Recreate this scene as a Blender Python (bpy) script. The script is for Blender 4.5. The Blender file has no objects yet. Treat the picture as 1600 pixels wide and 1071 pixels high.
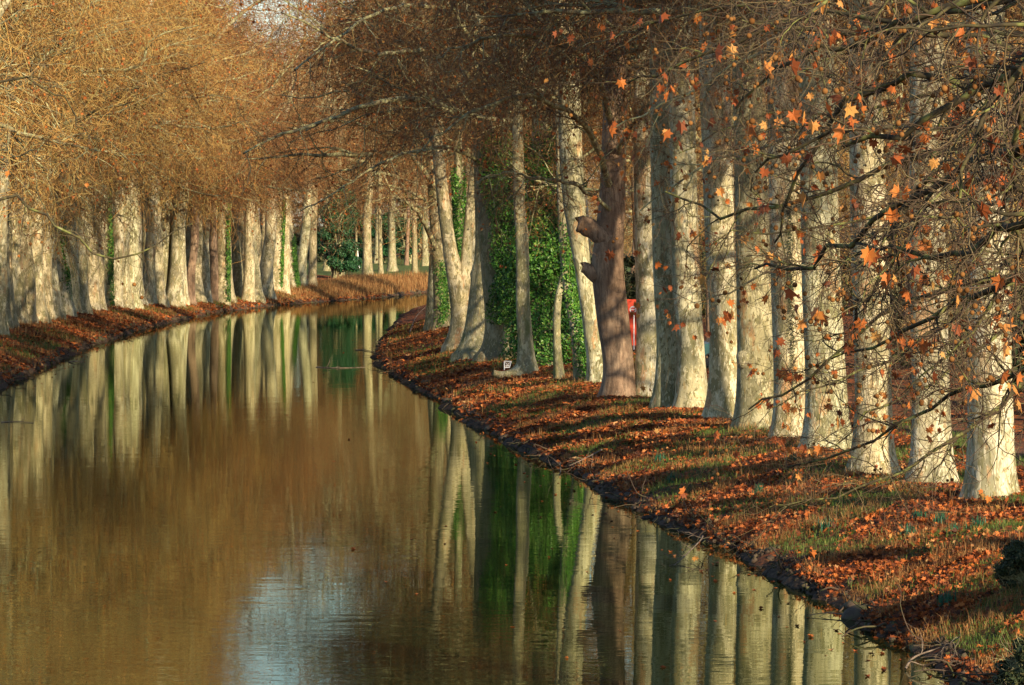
import bpy, math, random
import numpy as np
R = math.radians
rng = np.random.default_rng(11)
random.seed(5)
SC = bpy.context.scene
COL = SC.collection

# ------------------------------------------------------------------ camera, sky, sun, exposure
F_PX, CAM_H, HOR = 7000.0, 6.1, 345.0
PITCH = math.atan((535.5 - HOR) / F_PX)
cam = bpy.data.cameras.new("camera"); cam_o = bpy.data.objects.new("camera", cam); COL.objects.link(cam_o)
cam.sensor_width = 36.0; cam.lens = F_PX / 1600 * 36.0
cam.clip_start = 1.0; cam.clip_end = 6000
cam_o.location = (0, 0, CAM_H); cam_o.rotation_euler = (R(90) - PITCH, 0, 0)
SC.camera = cam_o

SUN_AZ, SUN_EL = R(33), R(20.5)
sv = np.array([math.sin(SUN_AZ) * math.cos(SUN_EL), -math.cos(SUN_AZ) * math.cos(SUN_EL), math.sin(SUN_EL)])
W = bpy.data.worlds.new("World"); SC.world = W; W.use_nodes = True
nt = W.node_tree; sky = nt.nodes.new("ShaderNodeTexSky"); sky.sky_type = 'NISHITA'; sky.sun_disc = False
sky.ozone_density = 3.0; sky.dust_density = .4; sky.sun_elevation = SUN_EL; sky.sun_rotation = math.atan2(sv[0], sv[1])
nt.links.new(sky.outputs[0], nt.nodes["Background"].inputs[0]); nt.nodes["Background"].inputs[1].default_value = 0.10
sun = bpy.data.lights.new("sun", 'SUN'); sun.energy = 5.0; sun.angle = R(0.5); sun.color = (1.0, 0.82, 0.58)
so = bpy.data.objects.new("sun", sun); COL.objects.link(so)
from mathutils import Vector
so.rotation_euler = Vector(sv.tolist()).to_track_quat('Z', 'Y').to_euler()
SC.view_settings.view_transform = 'Standard'; SC.view_settings.look = 'None'
SC.view_settings.exposure = 0.8; SC.view_settings.gamma = 1.0
SC.render.engine = 'CYCLES'
SC.cycles.max_bounces = 5; SC.cycles.diffuse_bounces = 2; SC.cycles.glossy_bounces = 3
SC.cycles.transmission_bounces = 2; SC.cycles.caustics_reflective = False; SC.cycles.caustics_refractive = False
SC.cycles.use_denoising = True

# ------------------------------------------------------------------ helpers
def ray(px, py):
    a, b = px - 800.0, 535.5 - py
    c, s = math.cos(PITCH), math.sin(PITCH)
    return np.array([a, F_PX * c + b * s, -F_PX * s + b * c])
def at(px, py, D):
    d = ray(px, py); d = d * (D / d[1]); return np.array([d[0], d[1], d[2] + CAM_H])
def onplane(px, py, z):
    d = ray(px, py); t = (z - CAM_H) / d[2]; return np.array([d[0] * t, d[1] * t, z])

def tag(o, label=None, cat=None, group=None, kind=None):
    if label: o['label'] = label
    if cat: o['category'] = cat
    if group: o['group'] = group
    if kind: o['kind'] = kind
    return o
def empty(name, loc, rz=0.0, sc=1.0):
    o = bpy.data.objects.new(name, None); COL.objects.link(o)
    o.location = tuple(float(v) for v in loc); o.rotation_euler = (0, 0, rz); o.scale = (sc,) * 3
    o.empty_display_size = 0.3
    return o

class MB:
    """collects arrays of verts and faces, per material slot"""
    def __init__(s): s.v = []; s.f = []; s.n = 0
    def add(s, v, f, m=0):
        v = np.asarray(v, float).reshape(-1, 3); f = np.asarray(f, np.int64)
        s.f.append((f + s.n, m)); s.v.append(v); s.n += len(v)
    def mesh(s, name, mats, smooth=True):
        me = bpy.data.meshes.new(name)
        V = np.concatenate(s.v) if s.v else np.zeros((0, 3))
        loops = np.concatenate([f.reshape(-1) for f, m in s.f]); sizes = np.concatenate([np.full(len(f), f.shape[1]) for f, m in s.f])
        mi = np.concatenate([np.full(len(f), m) for f, m in s.f])
        me.vertices.add(len(V)); me.vertices.foreach_set('co', V.astype(np.float32).ravel())
        me.loops.add(len(loops)); me.loops.foreach_set('vertex_index', loops.astype(np.int32))
        me.polygons.add(len(sizes)); st = np.zeros(len(sizes), np.int64); st[1:] = np.cumsum(sizes)[:-1]
        me.polygons.foreach_set('loop_start', st.astype(np.int32))
        me.polygons.foreach_set('material_index', mi.astype(np.int32))
        me.polygons.foreach_set('use_smooth', np.full(len(sizes), smooth))
        for m in (mats if isinstance(mats, (list, tuple)) else [mats]): me.materials.append(m)
        me.update(calc_edges=True); me.validate()
        return me
    def obj(s, name, mats, parent=None, smooth=True, loc=(0, 0, 0)):
        return link(name, s.mesh(name, mats, smooth), parent, loc)
def link(name, me, parent=None, loc=(0, 0, 0), rz=0.0, sc=1.0):
    o = bpy.data.objects.new(name, me); COL.objects.link(o); o.parent = parent
    o.location = tuple(float(v) for v in loc); o.rotation_euler = (0, 0, rz)
    o.scale = (sc, sc, sc) if not isinstance(sc, tuple) else sc
    return o

def unit(v): return v / np.maximum(np.linalg.norm(v, axis=-1, keepdims=True), 1e-9)
def tubes(mb, paths, radii, k=3, m=0, cap=False):
    """paths (N,n,3), radii (N,n)"""
    paths = np.asarray(paths, float); radii = np.asarray(radii, float)
    N, n, _ = paths.shape
    if N == 0: return
    T = np.empty_like(paths); T[:, 1:-1] = paths[:, 2:] - paths[:, :-2]; T[:, 0] = paths[:, 1] - paths[:, 0]; T[:, -1] = paths[:, -1] - paths[:, -2]
    T = unit(T)
    mean = unit(paths[:, -1] - paths[:, 0])
    ref = np.where(np.abs(mean[:, 2:3]) > .8, np.array([[1., 0, 0]]), np.array([[0, 0, 1.]]))[:, None, :]
    A = unit(np.cross(T, np.broadcast_to(ref, T.shape))); B = np.cross(T, A)
    th = np.arange(k) * 2 * np.pi / k
    V = paths[:, :, None, :] + radii[:, :, None, None] * (np.cos(th)[None, None, :, None] * A[:, :, None, :] + np.sin(th)[None, None, :, None] * B[:, :, None, :])
    idx = np.arange(N * n * k).reshape(N, n, k)
    a = idx[:, :-1, :]; b = np.roll(a, -1, axis=2); c = idx[:, 1:, :]; d = np.roll(c, -1, axis=2)
    mb.add(V.reshape(-1, 3), np.stack([a, b, d, c], -1).reshape(-1, 4), m)
def grow(st, di, ln, nseg, wob, grav, g=rng):
    """random-walk branches; returns (N,nseg+1,3)"""
    N = len(st); P = np.empty((N, nseg + 1, 3)); P[:, 0] = st; d = unit(np.array(di, float)); step = (ln / nseg)[:, None]
    grav = np.broadcast_to(grav, (N,))
    for i in range(nseg):
        d = unit(d + g.normal(0, wob, (N, 3)) + np.stack([np.zeros(N), np.zeros(N), grav], -1))
        P[:, i + 1] = P[:, i] + d * step
    return P
def spawn(P, rad, c, tmin, tmax, spread, g=rng, flat=0.0):
    N, n, _ = P.shape
    t = (tmin + (tmax - tmin) * (np.arange(c)[None, :] + g.random((N, c))) / c) * (n - 1)
    i = np.minimum(t.astype(int), n - 2); fr = (t - i)[..., None]
    ar = np.arange(N)[:, None]
    pos = P[ar, i] * (1 - fr) + P[ar, i + 1] * fr
    tan = unit(P[ar, i + 1] - P[ar, i])
    r = rad[ar, i] * (1 - fr[..., 0]) + rad[ar, i + 1] * fr[..., 0]
    rnd = g.normal(0, 1, tan.shape); rnd[..., 2] *= (1 - flat)
    perp = unit(rnd - tan * (rnd * tan).sum(-1, keepdims=True))
    sp = spread * (0.7 + 0.6 * g.random((N, c)))[..., None]
    return pos.reshape(-1, 3), unit(tan * np.cos(sp) + perp * np.sin(sp)).reshape(-1, 3), r.reshape(-1), (t / (n - 1)).reshape(-1)
def taper(r0, r1, n):
    return r0[:, None] + (r1[:, None] - r0[:, None]) * np.linspace(0, 1, n)[None, :] ** 0.8

LEAF2D = []
for ang, rr in [(-90, .16), (-60, .55), (-25, .38), (5, .66), (28, .48), (48, .78), (68, .52), (90, 1.0), (112, .52), (132, .78), (152, .48), (175, .66), (205, .38), (240, .55)]:
    LEAF2D.append((rr * math.cos(R(ang)), rr * math.sin(R(ang))))
LEAF2D = np.array(LEAF2D)
def frames(N, up_bias, g=rng):
    nrm = g.normal(0, 1, (N, 3)); nrm[:, 2] = np.abs(nrm[:, 2]) + up_bias; nrm = unit(nrm)
    a = unit(np.cross(nrm, g.normal(0, 1, (N, 3)))); return nrm, a, np.cross(nrm, a)
def lobed_leaves(mb, pos, size, up_bias, m=0, droop=False, g=rng):
    N = len(pos); nrm, a, b = frames(N, up_bias, g)
    if droop:
        b = unit(np.array([[0, 0, -1.]]) + g.normal(0, .45, (N, 3))); a = unit(np.cross(b, g.normal(0, 1, (N, 3)))); nrm = np.cross(a, b)
    L = LEAF2D; K = len(L); s = size[:, None, None]
    curl = g.uniform(.05, 1.0, N)[:, None]
    rim = pos[:, None, :] + s * (L[None, :, :1] * a[:, None, :] + L[None, :, 1:] * b[:, None, :]) * .5 + (size[:, None] * curl * (np.abs(L[:, 0])[None, :] ** 1.3) * .5)[..., None] * nrm[:, None, :]
    V = np.concatenate([pos[:, None, :] - (size * .06)[:, None, None] * nrm[:, None, :], rim], 1)
    base = (np.arange(N) * (K + 1))[:, None]; i = np.arange(K)
    F = np.stack([np.broadcast_to(base, (N, K)), base + 1 + i, base + 1 + (i + 1) % K], -1)
    mb.add(V.reshape(-1, 3), F.reshape(-1, 3), m)
def small_leaves(mb, pos, size, m=0, up_bias=0.0, nrm=None, g=rng):
    """pointed folded leaf of 4 corners, two triangles with a crease"""
    N = len(pos)
    if nrm is None: nrm, a, b = frames(N, up_bias, g)
    else:
        nrm = unit(nrm + g.normal(0, .5, (N, 3))); a = unit(np.cross(nrm, g.normal(0, 1, (N, 3)))); b = np.cross(nrm, a)
    s = size[:, None]
    V = np.stack([pos - b * s * .5, pos + a * s * .34 + nrm * s * .12, pos + b * s * .6, pos - a * s * .34 + nrm * s * .12], 1)
    i = (np.arange(N) * 4)[:, None]
    mb.add(V.reshape(-1, 3), np.concatenate([i + [[0, 1, 2]], i + [[0, 2, 3]]], 0), m)
def balls(mb, pos, rad, m=0, nu=8, nv=5):
    th = np.linspace(0, np.pi, nv + 1)[1:-1]; ph = np.arange(nu) * 2 * np.pi / nu
    ring = np.stack([np.sin(th)[:, None] * np.cos(ph), np.sin(th)[:, None] * np.sin(ph), np.cos(th)[:, None] * np.ones(nu)], -1).reshape(-1, 3)
    U = np.concatenate([[[0, 0, 1]], ring, [[0, 0, -1]]]); nV = len(U)
    V = pos[:, None, :] + rad[:, None, None] * U[None]
    base = (np.arange(len(pos)) * nV)[:, None]
    T, Q = [], []
    for j in range(nu):
        T.append([0, 1 + j, 1 + (j + 1) % nu]); T.append([nV - 1, 1 + (nv - 2) * nu + (j + 1) % nu, 1 + (nv - 2) * nu + j])
        for i in range(nv - 2):
            Q.append([1 + i * nu + j, 1 + (i + 1) * nu + j, 1 + (i + 1) * nu + (j + 1) % nu, 1 + i * nu + (j + 1) % nu])
    n0 = mb.n; mb.add(V.reshape(-1, 3), (base[:, :, None] + np.array(T)[None]).reshape(-1, 3), m)
    mb.f.append(((base[:, :, None] + np.array(Q)[None]).reshape(-1, 4) + n0, m))
def box(mb, c, s, rz=0.0, m=0, bev=0.0):
    x, y, z = np.array(s) / 2; V = np.array([[sx * x, sy * y, sz * z] for sz in (-1, 1) for sy in (-1, 1) for sx in (-1, 1)])
    ca, sa = math.cos(rz), math.sin(rz); V = V @ np.array([[ca, sa, 0], [-sa, ca, 0], [0, 0, 1]]) + np.array(c)
    mb.add(V, [[0, 2, 3, 1], [4, 5, 7, 6], [0, 1, 5, 4], [2, 6, 7, 3], [0, 4, 6, 2], [1, 3, 7, 5]], m)
def wave2(x, y, seed, base=1.0, octs=4):
    g = np.random.default_rng(seed); o = np.zeros_like(np.asarray(x, float)); amp = 1.0; f = base; tot = 0
    for _ in range(octs):
        for _ in range(3):
            a = g.random() * 6.283; p = g.random() * 6.283
            o = o + amp * np.sin((x * math.cos(a) + y * math.sin(a)) * f * (0.7 + .6 * g.random()) + p)
        tot += amp * 1.7; amp *= .55; f *= 2.1
    return o / tot

# ------------------------------------------------------------------ materials
class NM:
    def __init__(s, name):
        s.m = bpy.data.materials.new(name); s.m.use_nodes = True; s.t = s.m.node_tree; s.p = s.t.nodes["Principled BSDF"]
    def n(s, typ, **kw):
        q = s.t.nodes.new(typ)
        for k, v in kw.items(): setattr(q, k, v)
        return q
    def l(s, a, b): s.t.links.new(a, b)
    def coord(s, scale=(1, 1, 1), kind='Object', rnd=True):
        tc = s.n("ShaderNodeTexCoord"); mp = s.n("ShaderNodeMapping"); mp.inputs['Scale'].default_value = scale
        s.l(tc.outputs[kind], mp.inputs[0])
        if rnd:
            oi = s.n("ShaderNodeObjectInfo"); mu = s.n("ShaderNodeMath", operation='MULTIPLY'); mu.inputs[1].default_value = 57.0
            s.l(oi.outputs['Random'], mu.inputs[0]); cb = s.n("ShaderNodeCombineXYZ")
            for i in range(3): s.l(mu.outputs[0], cb.inputs[i])
            s.l(cb.outputs[0], mp.inputs['Location'])
        return mp.outputs[0]
    def noise(s, vec, scale, detail=4, rough=.55, dist=0.0):
        q = s.n("ShaderNodeTexNoise"); q.inputs['Scale'].default_value = scale; q.inputs['Detail'].default_value = detail
        q.inputs['Roughness'].default_value = rough; q.inputs['Distortion'].default_value = dist
        if vec is not None: s.l(vec, q.inputs['Vector'])
        return q.outputs['Fac']
    def ramp(s, fac, stops, interp='LINEAR'):
        q = s.n("ShaderNodeValToRGB"); q.color_ramp.interpolation = interp; e = q.color_ramp.elements
        while len(e) < len(stops): e.new(0.5)
        for i, (p, c) in enumerate(stops):
            e[i].position = p; e[i].color = (c if isinstance(c, tuple) else (c, c, c)) + (1,)
        if fac is not None: s.l(fac, q.inputs[0])
        return q.outputs[0]
    def mix(s, fac, a, b, mode='MIX'):
        q = s.n("ShaderNodeMix", data_type='RGBA', blend_type=mode)
        for i, v in ((0, fac), (6, a), (7, b)):
            if isinstance(v, tuple): q.inputs[i].default_value = v + (1,)
            elif isinstance(v, (int, float)): q.inputs[i].default_value = v
            else: s.l(v, q.inputs[i])
        return q.outputs[2]
    def bump(s, h, strength=.5, dist=.02):
        b = s.n("ShaderNodeBump"); b.inputs['Strength'].default_value = strength; b.inputs['Distance'].default_value = dist
        s.l(h, b.inputs['Height']); s.l(b.outputs[0], s.p.inputs['Normal'])
    def col(s, c, rough=.8, spec=.3):
        if isinstance(c, tuple): s.p.inputs['Base Color'].default_value = c + (1,)
        else: s.l(c, s.p.inputs['Base Color'])
        s.p.inputs['Roughness'].default_value = rough; s.p.inputs['Specular IOR Level'].default_value = spec
        return s.m
def geo_island(q):
    g = q.n("ShaderNodeNewGeometry"); return g.outputs['Random Per Island']

def bark_material(name, cream=(.60, .54, .36), pale=(.76, .71, .54), olive=(.20, .18, .075), grey=(.31, .30, .20), pink=(.58, .33, .17), patch=.5, moss=.0, lo=.0):
    q = NM(name); v = q.coord((1, 1, .45)); v1 = q.coord((1, 1, .6)); v3 = q.coord((1, 1, .38))
    big = q.noise(v1, 1.1, 4, .6)
    base = q.mix(q.ramp(big, [(.42, 0.), (.54, 1.)]), grey, cream)
    mid = q.noise(v, 2.7, 4, .62, .6)
    base = q.mix(q.ramp(mid, [(.52 + lo, 0.), (.545 + lo, 1.)]), base, pale)
    pk = q.noise(q.coord((1, 1, .4)), 1.7, 3, .6)
    base = q.mix(q.ramp(pk, [(.59, 0.), (.63, .85)]), base, pink)
    ol = q.noise(v3, 3.1, 5, .66, .8)
    base = q.mix(q.ramp(ol, [(.57 - .05 * patch, 0.), (.59 - .05 * patch, .9)]), base, (.25, .235, .12))
    vo = q.noise(v, 13.0, 3, .6, .6)
    base = q.mix(q.ramp(vo, [(.59, 0.), (.61, .9)]), base, olive)
    sp = q.noise(v3, 17.0, 2, .55, .4)
    base = q.mix(q.ramp(sp, [(.60, 0.), (.62, .9)]), base, pale)
    tn = q.noise(v3, 8.0, 3, .6, .3)
    base = q.mix(q.ramp(tn, [(.62, 0.), (.64, .8)]), base, (.48, .36, .18))
    oi = q.n("ShaderNodeObjectInfo"); tone = q.ramp(oi.outputs['Random'], [(0, (.62, .60, .45)), (.25, (1., .97, .88)), (.5, (.78, .80, .66)), (.75, (1., .92, .76)), (1, (.70, .64, .52))])
    base = q.mix(1.0, base, tone, 'MULTIPLY')
    st = q.noise(q.coord((1, 1, .22)), 1.5, 5, .65, .5); base = q.mix(q.ramp(st, [(.55, 0.), (.66, .55)]), base, (.19, .185, .10))
    fi = q.noise(q.coord((1, 1, .12)), 22.0, 4, .7)
    base = q.mix(q.ramp(fi, [(.45, .35), (.60, 0.)]), base, (.22, .20, .13))
    if moss > 0:
        ms = q.noise(q.coord((1, 1, .3)), 2.4, 5)
        base = q.mix(q.ramp(ms, [(.62 - moss * .3, 0.), (.70 - moss * .3, .85)]), base, (.13, .14, .05))
    h = q.mix(.45, q.mix(.5, q.ramp(vo, [(.57, 0.), (.62, 1.)]), q.ramp(mid, [(.52, 0.), (.56, 1.)])), fi)
    q.bump(h, .7, .03)
    return q.col(base, .85, .2)
M = {}
M['bark'] = bark_material('plane_bark')
M['bark_grey'] = bark_material('plane_bark_grey', cream=(.42, .38, .25), pale=(.60, .55, .38), grey=(.20, .185, .13), patch=1.2, pink=(.38, .28, .17), moss=.12, lo=.03)
M['bark_far'] = bark_material('plane_bark_far', cream=(.60, .53, .36), pale=(.76, .70, .52), grey=(.30, .26, .17), pink=(.46, .30, .17), patch=1.0)
def brown_bark():
    q = NM('brown_bark'); v = q.coord((1, 1, .5)); n1 = q.noise(v, 1.6, 6, .65)
    c = q.ramp(n1, [(.30, (.16, .10, .06)), (.48, (.29, .19, .12)), (.62, (.40, .28, .18)), (.75, (.25, .18, .12))])
    h = q.noise(q.coord((1, 1, .16)), 11, 6, .75, .5); c = q.mix(q.ramp(h, [(.42, .5), (.54, 0.)]), c, (.06, .04, .027))
    h2 = q.noise(q.coord((1, 1, 2.2)), 5, 6, .7); c = q.mix(q.ramp(h2, [(.60, 0.), (.66, .6)]), c, (.24, .19, .13))
    sp = q.noise(v, 16, 3, .6); c = q.mix(q.ramp(sp, [(.64, 0.), (.67, .7)]), c, (.30, .24, .15))
    q.bump(q.mix(.4, h, h2), .9, .06); return q.col(c, .9, .15)
M['brown'] = brown_bark()
def limb_mat():
    q = NM('lichen_limb'); v = q.coord((1, 1, 1)); n1 = q.noise(v, 4, 5, .6)
    c = q.ramp(n1, [(.30, (.11, .085, .05)), (.46, (.22, .19, .11)), (.56, (.36, .35, .16)), (.68, (.48, .47, .30))])
    return q.col(c, .9, .15)
M['limb'] = limb_mat()
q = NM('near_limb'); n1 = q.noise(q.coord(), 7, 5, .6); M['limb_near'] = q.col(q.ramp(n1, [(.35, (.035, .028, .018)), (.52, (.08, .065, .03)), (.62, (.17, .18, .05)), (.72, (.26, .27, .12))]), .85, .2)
def twig_mat(name, stops):
    q = NM(name); c = q.ramp(geo_island(q), stops, 'LINEAR'); return q.col(c, .75, .25)
M['twig'] = twig_mat('twig_brown', [(0, (.08, .042, .022)), (.45, (.20, .10, .042)), (.8, (.42, .20, .06)), (1, (.32, .27, .10))])
M['twig_sunlit'] = twig_mat('twig_sunlit_gold', [(0, (.10, .06, .025)), (.35, (.32, .165, .048)), (.75, (.60, .36, .105)), (1, (.50, .42, .15))])  # golden copy of the brown twigs, with direct sun put into the colour
M['twig_rust'] = twig_mat('twig_rusty', [(0, (.09, .04, .02)), (.5, (.28, .13, .05)), (.85, (.44, .21, .07)), (1, (.38, .30, .12))])
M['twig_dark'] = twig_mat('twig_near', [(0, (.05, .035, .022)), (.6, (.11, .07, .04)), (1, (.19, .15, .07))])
def leaf_mat(name, stops, rough=.6, trans=.35):
    q = NM(name); c = q.ramp(geo_island(q), stops); q.col(c, rough, .3)
    if trans:
        t = q.n("ShaderNodeBsdfTranslucent"); q.l(c, t.inputs[0]); mx = q.n("ShaderNodeMixShader"); mx.inputs[0].default_value = trans
        out = q.t.nodes["Material Output"]; q.l(q.p.outputs[0], mx.inputs[1]); q.l(t.outputs[0], mx.inputs[2]); q.l(mx.outputs[0], out.inputs[0])
    return q.m
M['leaf'] = leaf_mat('autumn_leaf', [(0, (.16, .05, .02)), (.3, (.40, .10, .025)), (.7, (.62, .20, .04)), (1, (.66, .36, .10))])
M['litter'] = leaf_mat('fallen_leaf', [(0, (.045, .018, .010)), (.3, (.15, .042, .015)), (.65, (.38, .095, .022)), (.92, (.58, .18, .04)), (1, (.52, .31, .13))], .7, .12)
M['ivy'] = leaf_mat('ivy_leaf', [(0, (.012, .05, .010)), (.45, (.04, .14, .018)), (.8, (.12, .30, .035)), (1, (.26, .40, .08))], .4, .15)
M['evergreen'] = leaf_mat('evergreen_leaf', [(0, (.010, .045, .018)), (.6, (.022, .085, .03)), (1, (.05, .14, .04))], .5, .1)
M['bush'] = leaf_mat('bush_leaf', [(0, (.015, .025, .010)), (.6, (.035, .055, .018)), (1, (.09, .08, .03))], .6, .1)
M['grass'] = leaf_mat('green_blade', [(0, (.05, .10, .015)), (.5, (.10, .17, .03)), (1, (.22, .24, .06))], .6, .3)
M['straw'] = leaf_mat('straw_blade', [(0, (.16, .075, .025)), (.5, (.34, .16, .05)), (1, (.52, .32, .12))], .7, .3)
M['daff'] = leaf_mat('tuft_blade', [(0, (.02, .09, .05)), (1, (.05, .20, .10))], .45, .2)
q = NM('seed_ball'); M['seed'] = q.col(q.ramp(geo_island(q), [(0, (.10, .042, .012)), (1, (.26, .12, .035))]), .9, .1)
def plain(name, c, rough=.5, spec=.5, metal=0.0, var=.15):
    q = NM(name); n1 = q.noise(q.coord(), 6, 5)
    cc = q.mix(q.ramp(n1, [(.3, 0.), (.7, var)]), c, tuple(x * .55 for x in c)); q.p.inputs['Metallic'].default_value = metal
    return q.col(cc, rough, spec)
M['red'] = plain('red_paint', (.60, .055, .02), .5, .4, 0, .5); M['white'] = plain('white_paint', (.80, .80, .80), .5)
M['signred'] = plain('sign_red', (.62, .05, .03), .4); M['teal'] = plain('teal_paint', (.012, .075, .080), .25, .6)
M['glass'] = plain('dark_glass', (.01, .015, .02), .05, .8); M['rubber'] = plain('black_rubber', (.02, .02, .02), .8, .2)
M['metal'] = plain('grey_metal', (.45, .45, .46), .35, .5, .8); M['lampred'] = plain('lamp_red', (.35, .01, .01), .2)
q = NM('rock'); v = q.coord(); n1 = q.noise(v, 3, 7, .65)
M['rock'] = q.col(q.ramp(n1, [(.3, (.035, .022, .014)), (.5, (.095, .066, .045)), (.62, (.08, .085, .03)), (.75, (.16, .12, .085))]), .85, .25); q.bump(n1, .8, .05)
q = NM('deadwood'); v = q.coord((1, 1, 1)); n1 = q.noise(v, 9, 5)
M['dead'] = q.col(q.ramp(n1, [(.35, (.10, .075, .055)), (.6, (.26, .20, .15))]), .8, .2)

def ground_mat():
    q = NM('leafy_ground'); v = q.coord((1, 1, 1), 'Object', False)
    n1 = q.noise(v, .5, 5, .6); n2 = q.noise(v, 9.0, 5, .7); n3 = q.noise(v, 1.1, 4)
    vr = q.n("ShaderNodeTexVoronoi"); vr.inputs['Scale'].default_value = 7.0; q.l(v, vr.inputs['Vector'])
    sp = q.n("ShaderNodeSeparateColor"); q.l(vr.outputs['Color'], sp.inputs[0])
    leaf = q.ramp(sp.outputs[0], [(0, (.045, .022, .012)), (.4, (.18, .05, .018)), (.75, (.38, .10, .025)), (1, (.50, .17, .05))])
    soil = q.ramp(n2, [(.35, (.035, .022, .013)), (.65, (.11, .06, .03))])
    c = q.mix(q.ramp(n2, [(.42, 0.), (.55, 1.)]), soil, leaf)
    c = q.mix(q.ramp(n1, [(.58, 0.), (.70, .6)]), c, q.ramp(n2, [(.3, (.05, .07, .015)), (.7, (.13, .14, .035))]))
    at_ = q.n("ShaderNodeAttribute"); at_.attribute_name = 'zone'; sc_ = q.n("ShaderNodeSeparateColor"); q.l(at_.outputs['Color'], sc_.inputs[0])
    mud = q.ramp(n2, [(.35, (.022, .015, .010)), (.55, (.075, .048, .030)), (.7, (.13, .085, .05))])
    c = q.mix(sc_.outputs[0], c, mud)
    path = q.ramp(n2, [(.3, (.10, .055, .035)), (.7, (.20, .11, .07))])
    c = q.mix(sc_.outputs[1], c, path)
    lawn = q.ramp(n2, [(.3, (.06, .10, .03)), (.7, (.14, .17, .05))])
    c = q.mix(sc_.outputs[2], c, lawn)
    q.bump(q.mix(.5, n2, vr.outputs['Distance']), .8, .05); return q.col(c, .9, .15)
M['ground'] = ground_mat()
def water_mat():
    q = NM('canal_water'); tc = q.n("ShaderNodeTexCoord")
    def nn(scale, sx, sy, det=2):
        mp = q.n("ShaderNodeMapping"); mp.inputs['Scale'].default_value = (sx, sy, 1); q.l(tc.outputs['Object'], mp.inputs[0]); return q.noise(mp.outputs[0], scale, det, .5, .3)
    patch = nn(.06, 1, .5, 3)
    h1 = nn(2.2, .55, 1.0); h2 = nn(.45, .5, 1.0)
    a = q.n("ShaderNodeMath", operation='MULTIPLY'); q.l(h1, a.inputs[0]); q.l(q.ramp(patch, [(.35, .15), (.7, 1.)]), a.inputs[1])
    b = q.n("ShaderNodeMath", operation='MULTIPLY'); q.l(h2, b.inputs[0]); b.inputs[1].default_value = .8
    c = q.n("ShaderNodeMath", operation='ADD'); q.l(a.outputs[0], c.inputs[0]); q.l(b.outputs[0], c.inputs[1])
    q.bump(c.outputs[0], 1.0, .0034)
    bn = [x for x in q.t.nodes if x.type == 'BUMP'][0].outputs[0]
    fr = q.n("ShaderNodeFresnel"); fr.inputs['IOR'].default_value = 1.333; q.l(bn, fr.inputs['Normal'])
    gl = q.n("ShaderNodeBsdfGlossy"); gl.inputs['Color'].default_value = (.74, .79, .66, 1); gl.inputs['Roughness'].default_value = .012; q.l(bn, gl.inputs['Normal'])
    q.col((.012, .020, .006), .5, 0.0); mx = q.n("ShaderNodeMixShader"); q.l(fr.outputs[0], mx.inputs[0]); q.l(q.p.outputs[0], mx.inputs[1]); q.l(gl.outputs[0], mx.inputs[2])
    q.l(mx.outputs[0], q.t.nodes["Material Output"].inputs[0])
    return q.m
M['water'] = water_mat()

# ------------------------------------------------------------------ canal banks and ground
RB = [(16, -150), (12.5, -40), (10.0, 0), (7.9, 30)] + [tuple(onplane(a, b, 0)[:2]) for a, b in
      [(1500, 1071), (1440, 1030), (1352, 985), (1325, 958), (1200, 890), (1110, 850), (1000, 800), (930, 760), (860, 722), (790, 690), (740, 665), (690, 630), (640, 602), (600, 577), (585, 560), (600, 530)]] + \
     [(-6.9, 262), (-7.0, 290), (-6.0, 318), (-3, 342), (3, 358), (16, 374), (45, 388), (200, 392)]
LB = [(-1.5, -150), (-5, -40), (-7.5, 0), (-11.5, 60), (-16, 120)] + [tuple(onplane(a, b, 0)[:2]) for a, b in
      [(0, 605), (60, 580), (130, 545), (220, 515), (330, 490), (430, 478), (500, 472), (600, 465), (665, 458)]] + [(3, 400), (20, 408), (60, 412), (200, 414)]
POLY = np.array(RB + LB[::-1])
def canal_dist(x, y):
    """signed distance to the water's edge, positive on land; side = +1 nearer the right bank"""
    x = np.asarray(x, float); y = np.asarray(y, float); best = np.full(x.shape, 1e9); side = np.ones(x.shape)
    for pts, s in ((RB, 1), (LB, -1)):
        for (x0, y0), (x1, y1) in zip(pts[:-1], pts[1:]):
            dx, dy = x1 - x0, y1 - y0; t = np.clip(((x - x0) * dx + (y - y0) * dy) / (dx * dx + dy * dy), 0, 1)
            d = np.hypot(x - x0 - t * dx, y - y0 - t * dy); k = d < best; best = np.where(k, d, best); side = np.where(k, s, side)
    inside = np.zeros(x.shape, bool); n = len(POLY); j = n - 1
    for i in range(n):
        xi, yi = POLY[i]; xj, yj = POLY[j]
        c = ((yi > y) != (yj > y)) & (x < (xj - xi) * (y - yi) / (yj - yi + 1e-12) + xi); inside ^= c; j = i
    return np.where(inside, -best, best), side
def ground_z(x, y, with_d=False):
    x = np.asarray(x, float); y = np.asarray(y, float)
    d, side = canal_dist(x, y)
    dn = d + np.where(np.abs(d) < 6, .34 * wave2(x, y, 3, 1.1, 4) + .12 * wave2(x, y, 4, 5, 2), 0)
    z = np.interp(dn, [-6, -1.2, -.3, 0, .10, .45, 1.0, 2.2, 3.6, 9, 40, 200], [-1.6, -1.0, -.30, 0, .09, .24, .40, .70, .96, 1.06, 1.25, 2.2])
    far = np.clip(dn / 2, 0, 1)
    z = z + np.where(dn > 0, .08 * wave2(x, y, 7, 1.9, 4) * np.clip(dn * 2, 0, 1) + .05 * wave2(x, y, 9, .35, 2) * far, 0)
    return (z, d, side) if with_d else z
def gz(x, y): return float(ground_z(np.array([x]), np.array([y]))[0])
def axis(parts):
    out = []
    for a, b, s in parts: out.append(np.arange(a, b, s))
    return np.concatenate(out + [[parts[-1][1]]])
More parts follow.
